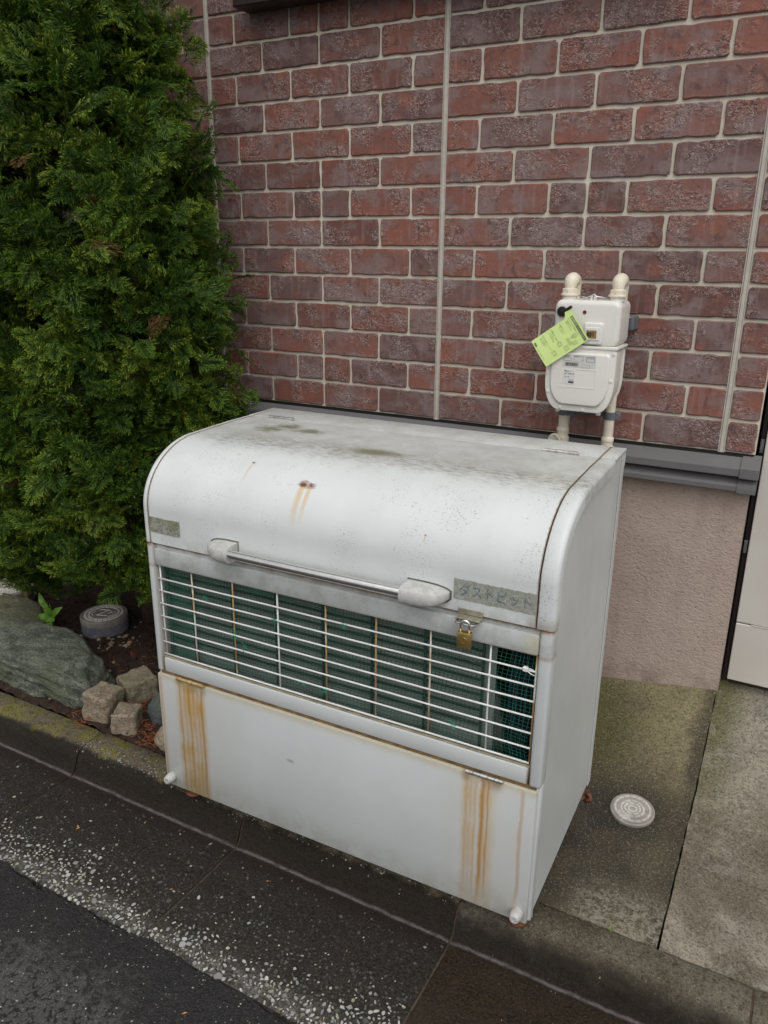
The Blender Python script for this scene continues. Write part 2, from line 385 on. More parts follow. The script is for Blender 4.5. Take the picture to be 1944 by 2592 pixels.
def mat_gutter(name, brown):
    m = Mat(name, .55, 0, .2); p = m.pos; x = m.sep(p); X, Y, Z = x[0], x[1], x[2]
    n1 = m.noise(p, 3.2, 4, .6); n2 = m.noise(p, 15, 6, .7, .3); n3 = m.noise(p, 170, 4, .8); n4 = m.noise(p, 48, 4, .7); vz = m.vor(p, 170)
    yw = m.math('ADD', Y, m.mul(m.math('SUBTRACT', n2, .5), .05))
    c = m.mix(m.ss(n1, .35, .65), srgb(138, 127, 104), srgb(108, 98, 80)) if not brown else m.mix(m.ss(n1, .35, .65), srgb(134, 126, 110), srgb(96, 88, 72))
    if not brown: c = m.mix(m.mul(m.mul(m.mul(m.ss(n2, .47, .60), .85), m.ss(X, .62, .3)), m.ss(Y, -1.02, -.98)), c, srgb(124, 120, 46))       # moss on the planted stretch
    c = m.mix(m.mul(m.ss(n4, .5, .66), .55), c, srgb(58, 50, 40))
    c = m.mix(m.mul(m.ss(n3, .50, .64), .7), c, srgb(40, 35, 29))
    c = m.mix(m.mul(m.ss(n3, .44, .34), .5), c, srgb(176, 168, 152))
    c = m.mix(m.mul(m.ss(vz, .24, .10), m.mul(m.ss(n2, .46, .6), .8)), c, srgb(196, 192, 182))      # pale grains
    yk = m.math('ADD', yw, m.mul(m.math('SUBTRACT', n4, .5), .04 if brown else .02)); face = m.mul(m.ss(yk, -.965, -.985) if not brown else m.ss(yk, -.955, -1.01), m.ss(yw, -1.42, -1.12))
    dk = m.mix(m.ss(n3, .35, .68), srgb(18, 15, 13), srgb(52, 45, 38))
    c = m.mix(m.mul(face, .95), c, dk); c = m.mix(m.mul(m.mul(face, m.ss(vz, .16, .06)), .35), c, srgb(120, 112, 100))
    brn = m.mul(m.band(yw, -1.17, -1.045, .04), .5 if not brown else .6)
    c = m.mix(brn, c, m.mix(m.ss(n3, .4, .65), srgb(34, 25, 21), srgb(56, 43, 36)))
    if brown:
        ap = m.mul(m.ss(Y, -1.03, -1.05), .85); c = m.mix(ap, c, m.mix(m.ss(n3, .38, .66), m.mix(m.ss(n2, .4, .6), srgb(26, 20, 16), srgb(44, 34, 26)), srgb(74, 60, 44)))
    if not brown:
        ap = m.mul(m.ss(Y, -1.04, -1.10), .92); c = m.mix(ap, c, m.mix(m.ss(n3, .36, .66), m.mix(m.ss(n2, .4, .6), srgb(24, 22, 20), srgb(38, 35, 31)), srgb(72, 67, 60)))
    sil = m.band(m.math('ADD', Y, m.mul(m.math('SUBTRACT', n2, .5), .010)), -1.0330, -1.0255, .0035)
    c = m.mix(m.mul(sil, m.math('ADD', .30, m.mul(m.ss(n4, .3, .6), .45))), c, srgb(132, 122, 120))                # silt line along the crease
    if not brown: c = m.mix(m.mul(m.ss(m.math('ADD', yw, m.mul(m.math('SUBTRACT', n1, .5), .10)), -1.315, -1.37), m.math('ADD', .25, m.mul(m.ss(n4, .42, .58), .6))), c, m.mix(m.ss(n3, .42, .6), srgb(84, 80, 74), srgb(144, 140, 133)))
    rough = m.math('SUBTRACT', .75, m.mul(face, .25))
    return m.fin(c, rough, m.bump(m.math('ADD', n3, m.math('ADD', n2, m.mul(n4, .6))), .8, .010), k=.92)
def mat_pad(name, right):
    m = Mat(name, .8); p = m.pos; x = m.sep(p); X, Y = x[0], x[1]
    n1 = m.noise(p, 2.4, 5, .65, .3); n2 = m.noise(p, 10, 6, .7, .3); n3 = m.noise(p, 150, 4, .8); v = m.vor(p, 160); n4 = m.noise(p, 60, 5, .7)
    c = m.mix(m.ss(n1, .3, .7), srgb(158, 148, 114), srgb(130, 120, 84)) if not right else m.mix(m.ss(n1, .3, .7), srgb(164, 156, 140), srgb(134, 126, 108))
    c = m.mix(m.mul(m.ss(n2, .46, .62), .5), c, srgb(86, 79, 62))
    if not right:
        wet = m.blob(p, (1.59, -.62, 0), (.46, .50, 0), n1, .30)
        c = m.mix(m.mul(wet, .96), c, m.mix(m.ss(n2, .35, .65), srgb(36, 30, 23), srgb(72, 63, 48)))
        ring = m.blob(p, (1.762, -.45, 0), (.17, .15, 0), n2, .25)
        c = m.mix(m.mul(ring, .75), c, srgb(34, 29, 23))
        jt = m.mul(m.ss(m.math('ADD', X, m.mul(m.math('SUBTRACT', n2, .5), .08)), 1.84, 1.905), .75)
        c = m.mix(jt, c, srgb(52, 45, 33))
        gr = m.blob(p, (1.58, -.15, 0), (.16, .26, 0), n2, .4)
        c = m.mix(m.mul(gr, .8), c, srgb(84, 82, 30))
        fr = m.mul(m.ss(Y, -.70, -.82), m.ss(X, 1.66, 1.76)); c = m.mix(m.mul(fr, m.mul(m.ss(n4, .42, .58), .75)), c, srgb(168, 160, 144))
    else:
        gr = m.mul(m.ss(m.math('ADD', X, m.mul(m.math('SUBTRACT', n2, .5), .16)), 2.03, 1.92), m.ss(Y, -.5, -.15))
        c = m.mix(m.mul(gr, .8), c, srgb(92, 90, 38))
        br = m.mul(m.ss(n1, .44, .56), m.ss(Y, -.2, -.45)); c = m.mix(m.mul(br, .6), c, srgb(88, 77, 58))
        w2 = m.mul(m.ss(n2, .54, .66), .35); c = m.mix(w2, c, srgb(186, 180, 166))
    c = m.mix(m.mul(m.ss(n4, .52, .66), .45), c, srgb(64, 56, 44))
    c = m.mix(m.mul(m.ss(n3, .50, .63), .7), c, srgb(46, 40, 31)); c = m.mix(m.mul(m.ss(n3, .44, .33), .45), c, srgb(190, 182, 164))
    c = m.mix(m.mul(m.ss(v, .24, .1), .45), c, srgb(196, 190, 176))
    rg = m.math('ADD', .62, m.mul(n2, .3))
    return m.fin(c, rg, m.bump(m.math('ADD', n3, m.mul(n4, .8)), .7, .006), k=.93 if right else .90)
def mat_soil():
    m = Mat('soil', .95); p = m.pos; n1 = m.noise(p, 38, 6, .7); n2 = m.noise(p, 150, 4, .7)
    c = m.ramp(n1, [(.3, srgb(26, 18, 14)), (.5, srgb(52, 35, 25)), (.7, srgb(84, 58, 40))]); c = m.mix(m.mul(m.ss(n2, .58, .7), .6), c, srgb(120, 84, 54))
    return m.fin(c, None, m.bump(m.math('ADD', n1, n2), 1.0, .012))
ASPHALT = mat_asphalt(); GUT = mat_gutter('gutter_concrete', False); GUTB = mat_gutter('gutter_concrete_plain', True)
PADL = mat_pad('pad_concrete', False); PADR = mat_pad('pad_concrete_pale', True); SOIL = mat_soil()

def mnoise_(x): return .006*math.sin(x*9.1)+.005*math.sin(x*23+1)+.003*math.sin(x*61+2)
# ------------------------------------------------------------------ road, gutter, pads, bed
vs, fs = [], []
xs = [-40, -20, -8, -4]+[-2+.012*k for k in range(480)]+[4, 6, 10, 20, 42]; ys = [-1.393, -1.40, -1.44, -1.8, -2.4, -3.2, -5, -9, -40]
re_ = random.Random(31); ex = [mnoise_(x) for x in xs]
for j, y in enumerate(ys):
    for i, x in enumerate(xs):
        yy = y+(ex[i]+re_.uniform(-.0025, .0025) if j < 2 else 0)
        vs.append((x, yy, -1.0455+ZS + (-.004 if j == 0 else .001) + .010*min(1, j/5)))
for j in range(len(ys)-1):
    for i in range(len(xs)-1): a = j*len(xs)+i; fs.append((a, a+1, a+len(xs)+1, a+len(xs)))
tag(MB().add(vs, fs).build('road', ASPHALT), 'dark damp asphalt road along the gutter', 'road', kind='structure')
tag(MB().add([(-60, -60, -.3), (60, -60, -.3), (60, 60, -.3), (-60, 60, -.3)], [(0, 1, 2, 3)]).build('ground', SOIL), 'ground under the plot', 'ground', kind='structure')

kerb = empty('kerb', V(0, -1.02, -1.06)); tag(kerb, 'wet concrete gutter blocks with a low kerb', 'kerb', kind='structure')
KO = V(0, -1.02, -1.06)
PROF = [(-.885, -1.10), (-.885, -.984), (-.889, -.980), (-.930, -.9795), (-.955, -.981), (-.972, -.985), (-.985, -.992), (-.996, -1.004), (-1.004, -1.022), (-1.010, -1.042), (-1.017, -1.053), (-1.027, -1.0585), (-1.045, -1.060), (-1.10, -1.059), (-1.20, -1.055), (-1.30, -1.050), (-1.375, -1.0455), (-1.393, -1.047), (-1.393, -1.10)]
jx = [.13+.6615*k for k in range(-6, 8)]
rk = random.Random(11)
for k in range(len(jx)-1):
    a, b = jx[k]+.003, jx[k+1]-.003
    n_ = 28; rings = []
    for i in range(n_+1):
        x = a+(b-a)*i/n_; e = 0.0035 if i in (0, n_) else 0
        rings.append([(x, y+(rk.uniform(-.0016, .0016) if .0 < i < n_ else 0)-(.003 if y > -.9 and e else 0), z-e*(1 if z > -1.06 else .3)+ZS+(rk.uniform(-.0011, .0011) if 0 < i < n_ and z > -1.09 else 0)) for y, z in PROF])
    mb = MB(); mb.loft(rings)
    o = mb.build('gutter_block', GUTB if k >= 8 else GUT, kerb, off=KO, auto=60)
mb = MB(); mb.box(jx[0], jx[-1], -1.391, -.887, -1.12+ZS, -1.066+ZS); 
for x in jx[1:-1]: mb.loft([[(x-.0032, y+(.006 if y < -.9 and y > -1.38 else 0), z-.006+ZS) for y, z in PROF], [(x+.0032, y+(.006 if y < -.9 and y > -1.38 else 0), z-.006+ZS) for y, z in PROF]])
mb.build('joint_fill', plain('joint_dirt', srgb(74, 62, 50), .9, 0, 60, .4, .4), kerb, off=KO)

def prof_z(y):
    P = sorted(PROF[1:-1]);
    for (y0, z0), (y1, z1) in zip(P, P[1:]):
        if y0 <= y <= y1: return z0+(z1-z0)*(y-y0)/(y1-y0+1e-9), math.atan2(z1-z0, y1-y0+1e-9)
    return P[0][1], 0
# exposed aggregate: pale chips proud of the worn concrete
def chips():
    vs, fs, cols = [], [], []
    ra = random.Random(5)
    def chip(x, y, s, tone):
        z, sl_ = prof_z(y); n_ = ra.randint(4, 6); a0 = ra.uniform(0, 6.28); asp = ra.uniform(.38, .9); rot_ = ra.uniform(0, 3.14)
        base = len(vs); top = []
        for lay, (k, h) in enumerate(((1, -.0006), (.86, ra.uniform(.0006, .0016)))):
            ra2 = random.Random(int(x*1e6)+int(y*1e6))
            for i in range(n_):
                q = a0+6.283*i/n_+ra2.uniform(-.3, .3); rr = s*k*ra2.uniform(.75, 1.1)
                u, v_ = rr*math.cos(q), rr*math.sin(q)*asp
                u, v_ = u*math.cos(rot_)-v_*math.sin(rot_), u*math.sin(rot_)+v_*math.cos(rot_)
                vs.append((x+u, y+v_*math.cos(sl_)-h*math.sin(sl_), z+v_*math.sin(sl_)+h*math.cos(sl_)+ZS))
        for i in range(n_): j = (i+1) % n_; fs.append((base+i, base+j, base+n_+j, base+n_+i))
        fs.append(tuple(range(base+n_, base+2*n_)))
        cols.extend([tone]*(2*n_))
    cells = {}
    def free(x, y, s):
        i, j = int(x/.012), int(y/.012)
        for a in range(i-2, i+3):
            for b in range(j-2, j+3):
                for (px, py, ps) in cells.get((a, b), ()):
                    if (px-x)**2+(py-y)**2 < (.92*(ps+s))**2: return False
        cells.setdefault((i, j), []).append((x, y, s)); return True
    for _ in range(60000):
        x = ra.uniform(-1.3, 1.45); y = ra.uniform(-1.392, -1.05); d = (y+1.391)/.33
        if min(abs(x-q) for q in jx) < .006: continue
        edge_ = .25+.06*math.sin(x*5.3)+.04*math.sin(x*13+2)
        pale = 1/(1+math.exp((d-edge_)/.05))
        nz = .5+.5*math.sin(x*7.3+1)*math.sin(x*3.1+d*5)
        pr = .13*(1-.4*d)+.95*pale*(.55+.45*nz)
        if d > .62: pr *= .3
        if ra.random() > pr: continue
        s = ra.uniform(.0020, .0062)*(1+.65*pale)
        if ra.random() < .12: s *= 1.35
        if not free(x, y, s*.85): continue
        t = ra.random(); lum = (.20+.34*ra.random()**1.1) if ra.random() < .10+.75*pale else .025+.07*ra.random()
        chip(x, y, s, (lum*1.02, lum, lum*(.95 if t < .8 else .76), 1))
    for _ in range(700):
        x = ra.uniform(.1, 1.45); y = ra.gauss(-.955, .022)
        if not -1.0 < y < -.89: continue
        lum = .12+.30*ra.random()**1.5; chip(x, y, ra.uniform(.0010, .0040), (lum, lum*.98, lum*.93, 1))
    for _ in range(260):
        x = ra.uniform(1.5, 3.2); y = ra.uniform(-1.39, -.9)
        lum = .10+.25*ra.random(); chip(x, y, ra.uniform(.0010, .0028), (lum, lum*.95, lum*.86, 1))
    me = bpy.data.meshes.new('aggregate'); me.from_pydata([(a-KO.x, b-KO.y, c-KO.z) for a, b, c in vs], [], fs)
    at = me.color_attributes.new('tone', 'FLOAT_COLOR', 'POINT'); at.data.foreach_set('color', np.array(cols, dtype=np.float32).ravel())
    m = Mat('aggregate', .6); a = m.n('ShaderNodeVertexColor', p_layer_name='tone'); n_ = m.noise(m.pos, 300, 3, .6)
    o = link('aggregate', me, m.fin(m.mix(m.mul(m.ss(n_, .5, .7), .4), a, (.12, .11, .1)))); o.parent = kerb; o['kind'] = 'stuff'
chips()

def pad_z(x, y):
    t = max(0, min(1.05, (y+.885)/.915)); rise = max(0, .16+.154*(min(x, 2.0)-1.54)); return -.9815+rise*t**3.4
def pad(name, x0, x1, y0, y1, mat, label):
    nx, ny = max(4, int((x1-x0)/.03)), 36; rp = random.Random(name+label); vs = []; fs = []
    edge = [rp.uniform(-.0022, .0012) for _ in range(ny+1)]
    for j in range(ny+1):
        for i in range(nx+1):
            x = x0+(x1-x0)*i/nx; y = y0+(y1-y0)*j/ny
            dz = rp.uniform(-.0006, .0006)
            if i in (0, nx): x += edge[j]; dz -= .002
            if j == 0: dz -= .003; y += rp.uniform(-.0012, .0012)
            vs.append((x, y, pad_z(x, y)+dz+ZS))
    for j in range(ny):
        for i in range(nx): a = j*(nx+1)+i; fs.append((a, a+1, a+nx+2, a+nx+1))
    bd = [j*(nx+1) for j in range(ny, -1, -1)]+list(range(1, nx+1))+[j*(nx+1)+nx for j in range(1, ny+1)]
    nb = len(vs)
    for b in bd: x, y, z = vs[b]; vs.append((x, y, -1.12+ZS))
    for i in range(len(bd)-1): fs.append((bd[i], nb+i, nb+i+1, bd[i+1]))
    return tag(MB().add(vs, fs).build(name, mat, smooth=False, auto=50), label, 'pavement', kind='structure')
pad('pavement', .53, 1.9085, -.8805, .03, PADL, 'stained concrete pad beside the bin')
pad('pavement', 1.9118, 4.5, -.8805, .6, PADR, 'paler concrete pad before the cabinet')

# planting bed
def bed_z(x, y): return -.968+.02*max(0, min(1, (y+.8)/.4))+.008*math.sin(x*9+y*4)*math.sin(y*11-x*3)+.004*math.sin(x*31)*math.sin(y*27)
vs = []; fs = []; nx, ny = 150, 44; rp = random.Random(9)
for j in range(ny+1):
    for i in range(nx+1):
        x = -2.6+3.125*i/nx; y = -.883+.899*j/ny; vs.append((x, y, bed_z(x, y)+rp.uniform(-.005, .006)-(.012 if j == 0 else 0)+ZS))
for j in range(ny):
    for i in range(nx): a = j*(nx+1)+i; fs.append((a, a+1, a+nx+2, a+nx+1))
tag(MB().add(vs, fs).build('planting_bed', SOIL, smooth=True), 'dark brown soil of the planting bed behind the kerb', 'soil', kind='structure')

# ------------------------------------------------------------------ the waste bin
BYAW = .0137; BWD, BD = 1.0966, .5912
bo = V(1.6368-BWD*math.cos(BYAW), -.9995-BWD*math.sin(BYAW), -.9401)
bin_ = empty('waste_bin', bo, BYAW)
tag(bin_, 'weathered white metal waste bin with curved lid, wire grille and rust streaks', 'bin')
PNT, PNT2 = srgb(216, 220, 219), srgb(207, 211, 210)
def speck(m, p, c, amt=.6, lo=.5):
    a = m.noise(m.scale(p, 1, 1, 2.2), 190, 3, .75); b = m.noise(p, 7, 4, .65)
    k = m.mul(m.ss(a, .58, .67), m.ss(b, lo, lo+.16)); return m.mix(m.mul(k, amt), c, srgb(70, 68, 62))
def mat_lid():
    m = Mat('lid_paint', .33); p = m.obj; x = m.sep(p); X, Y, Z = x[0], x[1], x[2]
    n1 = m.noise(p, 4, 5, .6, .3); n2 = m.noise(p, 18, 5, .65); n3 = m.noise(m.scale(p, 1, 3, 1), 45, 5, .7); n4 = m.noise(m.scale(p, 40, 2, 2), 1.4, 3, .6)
    c = m.mix(m.ss(n1, .3, .7), PNT, PNT2)
    c = m.mix(m.mul(m.ss(n4, .5, .8), .10), c, srgb(236, 237, 238))
    c = speck(m, p, c, .8, .46)
    # dirt lying on the flat top, algae at its left end
    Yw = m.math('ADD', Y, m.mul(m.math('SUBTRACT', n2, .5), .10))
    flat = m.ss(Yw, .12, .27)
    c = m.mix(m.mul(flat, m.math('ADD', .24, m.mul(m.ss(n2, .34, .70), .28))), c, srgb(146, 143, 132))
    edge = m.band(m.math('ADD', Yw, m.mul(m.math('SUBTRACT', n1, .5), .1)), .17, .27, .05)
    c = m.mix(m.mul(edge, m.mul(m.ss(n3, .42, .66), m.mul(m.ss(X, .02, .15), .72))), c, srgb(104, 99, 80))
    al = m.mx(m.blob(p, (.20, .385, 0), (.05, .03, 0), n3, .9), m.mx(m.blob(p, (.17, .34, 0), (.045, .04, 0), n3, .9), m.mx(m.blob(p, (.28, .36, 0), (.05, .03, 0), n3, .9), m.blob(p, (.55, .25, 0), (.08, .03, 0), n3, .9))))
    c = m.mix(m.mul(al, .75), c, srgb(98, 98, 50))
    # scratches
    sc_ = m.noise(m.scale(p, 3, 3, 60), 2.2, 3, .6, .5); sc2 = m.ss(m.math('ABSOLUTE', m.math('SUBTRACT', sc_, .5)), .004, .0)
    c = m.mix(m.mul(sc2, m.mul(m.ss(n1, .5, .65), .35)), c, srgb(110, 108, 100))
    # grime collecting near the bottom edge and the seams
    bot = m.mul(m.ss(Z, .80, .755), m.ss(n2, .4, .62)); c = m.mix(m.mul(bot, .28), c, srgb(112, 108, 96))
    Xs = m.math('ADD', X, m.mul(m.math('SUBTRACT', n3, .5), .005))
    seam = m.mx(m.band(Xs, 1.0565, 1.0625, .0016), m.mul(m.band(Xs, .0150, .0205, .0016), .8))
    sw_ = m.mul(m.mul(m.ss(X, 1.03, 1.05), m.ss(Z, .79, .752)), .6)
    c = m.mix(m.mul(m.mx(seam, sw_), .8), c, srgb(112, 84, 46))
    # rust pits with run-off
    def pit(c, px, pz, py, s, L_):
        run = m.mul(m.mul(m.ss(m.math('ABSOLUTE', m.math('ADD', m.math('SUBTRACT', X, px), m.mul(m.math('SUBTRACT', n2, .5), .004))), s*1.0, s*.15), m.ss(Z, pz+.001, pz-.004)), m.ss(Z, pz-L_, pz-L_*.1))
        c = m.mix(m.mul(run, .62), c, srgb(206, 168, 104))
        sp = m.blob(p, (px, py, pz), (s*1.5, s*1.0, s*1.0), n3, .45)
        return m.mix(sp, c, m.mix(n3, srgb(84, 36, 22), srgb(134, 66, 34)))
    c = pit(c, .462, .963, .058, .0125, .12); c = pit(c, .483, .962, .057, .009, .10); c = pit(c, .291, .982, .096, .004, .05)
    c = pit(c, .80, .905, .016, .0025, .02)
    return m.fin(c, m.math('ADD', .30, m.mul(n2, .18)), m.bump(m.noise(m.scale(p, 1, 2, 2), 4.5, 3, .5), .12, .02))
def mat_front(name, door):
    m = Mat(name, .36); p = m.obj; x = m.sep(p); X, Y, Z = x[0], x[1], x[2]
    n1 = m.noise(p, 4, 4, .6); n2 = m.noise(p, 22, 5, .65); nz = m.noise(m.scale(p, 30, 30, 5), 1, 3, .6)
    c = m.mix(m.ss(n1, .3, .7), srgb(197, 201, 201), srgb(190, 194, 194))
    c = speck(m, p, c, .35, .56)
    if door:
        nw = m.noise(m.scale(p, 9, 1, 7), 1.3, 4, .6); Xw = m.math('ADD', m.math('ADD', X, m.mul(m.math('SUBTRACT', nz, .5), .008)), m.mul(m.math('SUBTRACT', nw, .5), .014)); F = m.math('DIVIDE', Xw, BWD)
        def prof(pts, soft): # list of (x, width, strength)
            st = [(0, 0.0)]
            for cx, w_, k in pts: st += [((cx-w_)/BWD, 0.0), (cx/BWD, k), ((cx+w_)/BWD, 0.0)]
            return m.ramp(F, st+[(1, 0.0)])
        wash = m.ramp(F, [(0, .75), (.012, .35), (.022, .12), (.055, .10), (.066, .8), (.100, .95), (.146, .85), (.157, .1), (.3, 0), (.78, 0), (.832, .12), (.842, .62), (.868, .55), (.874, .12), (.878, .6), (.900, .6), (.918, .14), (.93, .1), (.955, .1), (.963, .2), (.971, .1), (1, .05)])
        lines = prof([(.010, .004, .7), (.078, .004, .8), (.093, .004, .5), (.110, .005, .8), (.126, .004, .6), (.140, .004, .6), (.153, .005, 1.0)], 0)
        lines2 = prof([(.928, .004, .6), (.939, .004, .35), (.952, .004, .45), (.968, .0075, 1.0), (.981, .0045, .75), (1.060, .0045, .8)], 0)
        vv = m.math('ADD', Z, m.mul(m.math('SUBTRACT', n2, .5), .06))
        fadeR = m.mx(m.ss(X, .5, .4), m.ss(vv, .0, .10)); start = m.ss(Z, .366, .35)
        wv = m.mul(wash, m.math('ADD', .55, m.mul(m.ss(nz, .3, .7), .45)))
        c = m.mix(m.mul(m.mul(wv, 1.0), m.mul(start, m.math('ADD', .55, m.mul(m.ss(nw, .35, .6), .45)))), c, srgb(182, 140, 44))
        c = m.mix(m.mul(m.mul(lines, .9), start), c, srgb(150, 98, 20))
        c = m.mix(m.mul(m.mul(lines2, .9), m.mul(start, fadeR)), c, srgb(160, 110, 26))
        he = m.mul(m.mx(m.band(X, .066, .17, .008), m.band(X, .915, 1.01, .01)), m.mul(m.ss(Z, .325, .362), m.ss(n2, .35, .6)))
        c = m.mix(m.mul(he, .75), c, srgb(116, 78, 32))
        ed = m.mul(m.ss(m.math('ADD', Z, m.mul(m.math('SUBTRACT', n2, .5), .02)), .338, .364), .5); c = m.mix(ed, c, srgb(176, 158, 112))
        lo = m.mul(m.ss(vv, .10, .0), m.math('ADD', .2, m.mul(m.ss(n2, .4, .6), .3))); c = m.mix(lo, c, srgb(150, 146, 130))
        sm = m.blob(p, (.44, 0, .225), (.016, 0, .006), n2, .4); c = m.mix(m.mul(sm, .45), c, srgb(96, 96, 98))
    else:
        Zw = m.math('ADD', Z, m.mul(m.math('SUBTRACT', n2, .5), .012))
        up_ = m.mul(m.band(Zw, .685, .76, .01), m.math('ADD', .08, m.mul(m.ss(n2, .4, .65), .3))); c = m.mix(up_, c, srgb(128, 124, 112))
        rs = m.mx(m.mul(m.ss(Zw, .380, .366), m.mx(m.ss(X, .035, .012), m.ss(X, .99, 1.055))), m.mx(m.band(Zw, .745, .765, .004), m.mul(m.band(Zw, .684, .694, .004), .45)))
        c = m.mix(m.mul(rs, .8), c, srgb(132, 92, 46))
        ye = m.mul(m.mul(m.ss(X, 1.02, 1.064), m.ss(X, 1.072, 1.066)), m.band(Zw, .69, .735, .01)); c = m.mix(m.mul(ye, .40), c, srgb(192, 178, 130))
        cn = m.mul(m.ss(m.math('ABSOLUTE', m.math('SUBTRACT', X, 1.0675)), .007, .001), m.ss(Zw, .47, .38)); c = m.mix(m.mul(cn, .9), c, srgb(110, 66, 26))
        cl = m.mul(m.ss(m.math('ABSOLUTE', m.math('SUBTRACT', X, .024)), .008, .002), m.math('ADD', .35, m.mul(m.ss(Zw, .46, .38), .5))); c = m.mix(cl, c, srgb(122, 92, 50))
    return m.fin(c, m.math('ADD', .34, m.mul(n2, .14)), m.bump(m.noise(p, 400, 2, .5), .04, .002))
def mat_side():
    m = Mat('side_paint', .38); p = m.obj; n1 = m.noise(p, 3, 4, .6); n2 = m.noise(p, 20, 5, .6)
    c = m.mix(m.ss(n1, .35, .65), srgb(201, 204, 203), srgb(190, 193, 192))
    c = speck(m, p, c, .35, .52)
    return m.fin(c, m.math('ADD', .33, m.mul(n2, .2)))
LID = mat_lid(); DOORP = mat_front('door_paint', True); FRAMEP = mat_front('frame_paint', False); SIDEP = mat_side()
RUST = plain('rusted_steel', srgb(112, 70, 50), .75, .2, 40, .45, .3)
STEEL = plain('stainless_steel', (.86, .85, .83), .20, 1, 60, .05)
DULL = plain('hinge_metal', (.52, .50, .47), .38, .85, 60, .25)
DULLW = plain('painted_hinge', srgb(196, 196, 194), .42, 0, 60, .12)
INNER = plain('bin_inside', srgb(122, 129, 125), .55, .0, 5, .15)
WIRE = plain('white_wire', srgb(226, 226, 224), .35, 0, 40, .05)
def mat_wire_rust():
    m = Mat('stained_wire', .5); n_ = m.noise(m.scale(m.obj, 4, 4, 1), 9, 3, .6); 
    return m.fin(m.mix(m.ss(n_, .38, .56), srgb(214, 210, 198), srgb(164, 132, 84)))
WIRER = mat_wire_rust()
def mat_cast():
    m = Mat('weathered_cast', .6); n1 = m.noise(m.obj, 60, 5, .65); c = m.mix(m.ss(n1, .35, .65), srgb(192, 192, 190), srgb(174, 174, 171))
    c = m.mix(m.mul(m.ss(m.noise(m.obj, 28, 4, .6), .56, .7), .35), c, srgb(140, 138, 128)); return m.fin(c, None, m.bump(n1, .15, .002))
CAST = mat_cast()

def lid_prof(n=22, inset=0.0):
    pts = [(0, .754), (0, .80), (0, .845)]
    for k in range(1, n+1):
        a = math.radians(90*k/n); pts.append((.2-.2*math.cos(a), .845+.161*math.sin(a)))
    pts += [(.28, 1.008), (.37, 1.010), (.4625, 1.0095)]
    if inset:
        out = []
        for i, p in enumerate(pts):
            a = pts[max(i-1, 0)]; b = pts[min(i+1, len(pts)-1)]; t = (b[0]-a[0], b[1]-a[1]); L_ = math.hypot(*t)
            out.append((p[0]+t[1]/L_*inset, p[1]-t[0]/L_*inset))
        pts = out
    return pts
LP = lid_prof()
def strip(x0, x1, outer, inner):
    ring = lambda x: [(x, y, z) for y, z in outer]+[(x, y, z) for y, z in reversed(inner)]
    return [ring(x0), ring(x1)]
# lid: sheet + end caps
mb = MB(); xs_ = [.0185, .25, .5, .75, 1.0585]
mb.loft([[(x, y, z) for y, z in LP]+[(x, y, z) for y, z in reversed(lid_prof(inset=.004))] for x in xs_])
lid = mb.build('lid', LID, bin_, auto=35)
def cap_(x_in, x_out):
    s_ = 1 if x_out > x_in else -1; rings = []
    R_ = .011
    for (x, ins) in [(x_in, .030), (x_in, -.0005), (x_in+s_*.002, -.0018)]+[(x_out-s_*(R_-R_*math.sin(a)), -.0018+R_-R_*math.cos(a)) for a in (0, .35, .7, 1.05, 1.3, 1.57)]+[(x_out, .032)]:
        rings.append([(x, y, z) for y, z in lid_prof(inset=ins)])
    m_ = MB(); n_ = len(rings[0])
    m_.loft(rings, cap=False, closed=False)
    m_.f.append(tuple(i*n_ for i in range(len(rings)))); m_.f.append(tuple(i*n_+n_-1 for i in range(len(rings)-1, -1, -1)))
    return m_.build('end_cap', LID, lid, auto=40)
cap_(1.0610, BWD+.002); cap_(.0160, -.002)
# fixed rear strip of the top with folded edge
mb = MB(); mb.box(-.001, BWD+.001, .4672, BD+.004, 1.004, 1.0105, .0022, 2); mb.box(0, BWD, BD-.004, BD+.002, .965, 1.004)
mb.build('rear_top', LID, bin_, auto=40)
# sides: recessed sheet under the caps, with rolled front edge
for x0, x1, nm in ((BWD-.010, BWD-.004, 'r'), (.004, .010, 'l')):
    pr = [(.006, .004)]+[(.006, .75)]+lid_prof(inset=.012)[1:]+[(BD, .999), (BD, .004)]
    m_ = MB(); m_.loft([[(x0, y, z) for y, z in pr], [(x1, y, z) for y, z in pr]])
    sd_ = m_.build('side_panel', SIDEP, bin_)
    xo = BWD if nm == 'r' else 0; s_ = -1 if nm == 'r' else 1
    m_ = MB(); a, b = sorted((xo, xo+s_*(.0285 if nm == 'r' else .0235)))
    m_.box(a, b, -.001, .045, .3705, .752, .008, 3); m_.build('corner_post', FRAMEP, sd_, auto=40)
    m_ = MB(); a, b = sorted((xo-s_*.0002, xo+s_*.009)); m_.box(a, b, .0075, .03, .0, .3695, .004, 2); m_.build('edge_fold', SIDEP, sd_, auto=40)
    m_ = MB(); a, b = sorted((xo+s_*.001, xo+s_*.0035)); m_.box(a, b, BD-.03, BD+.001, .0, .99, .001); m_.build('rear_fold', SIDEP, sd_)
mb = MB(); mb.box(.011, BWD-.011, BD-.008, BD-.002, .004, .998); mb.build('back_panel', INNER, bin_)
mb = MB(); mb.box(.011, BWD-.011, .02, BD-.009, .004, .010); mb.build('floor_panel', INNER, bin_)
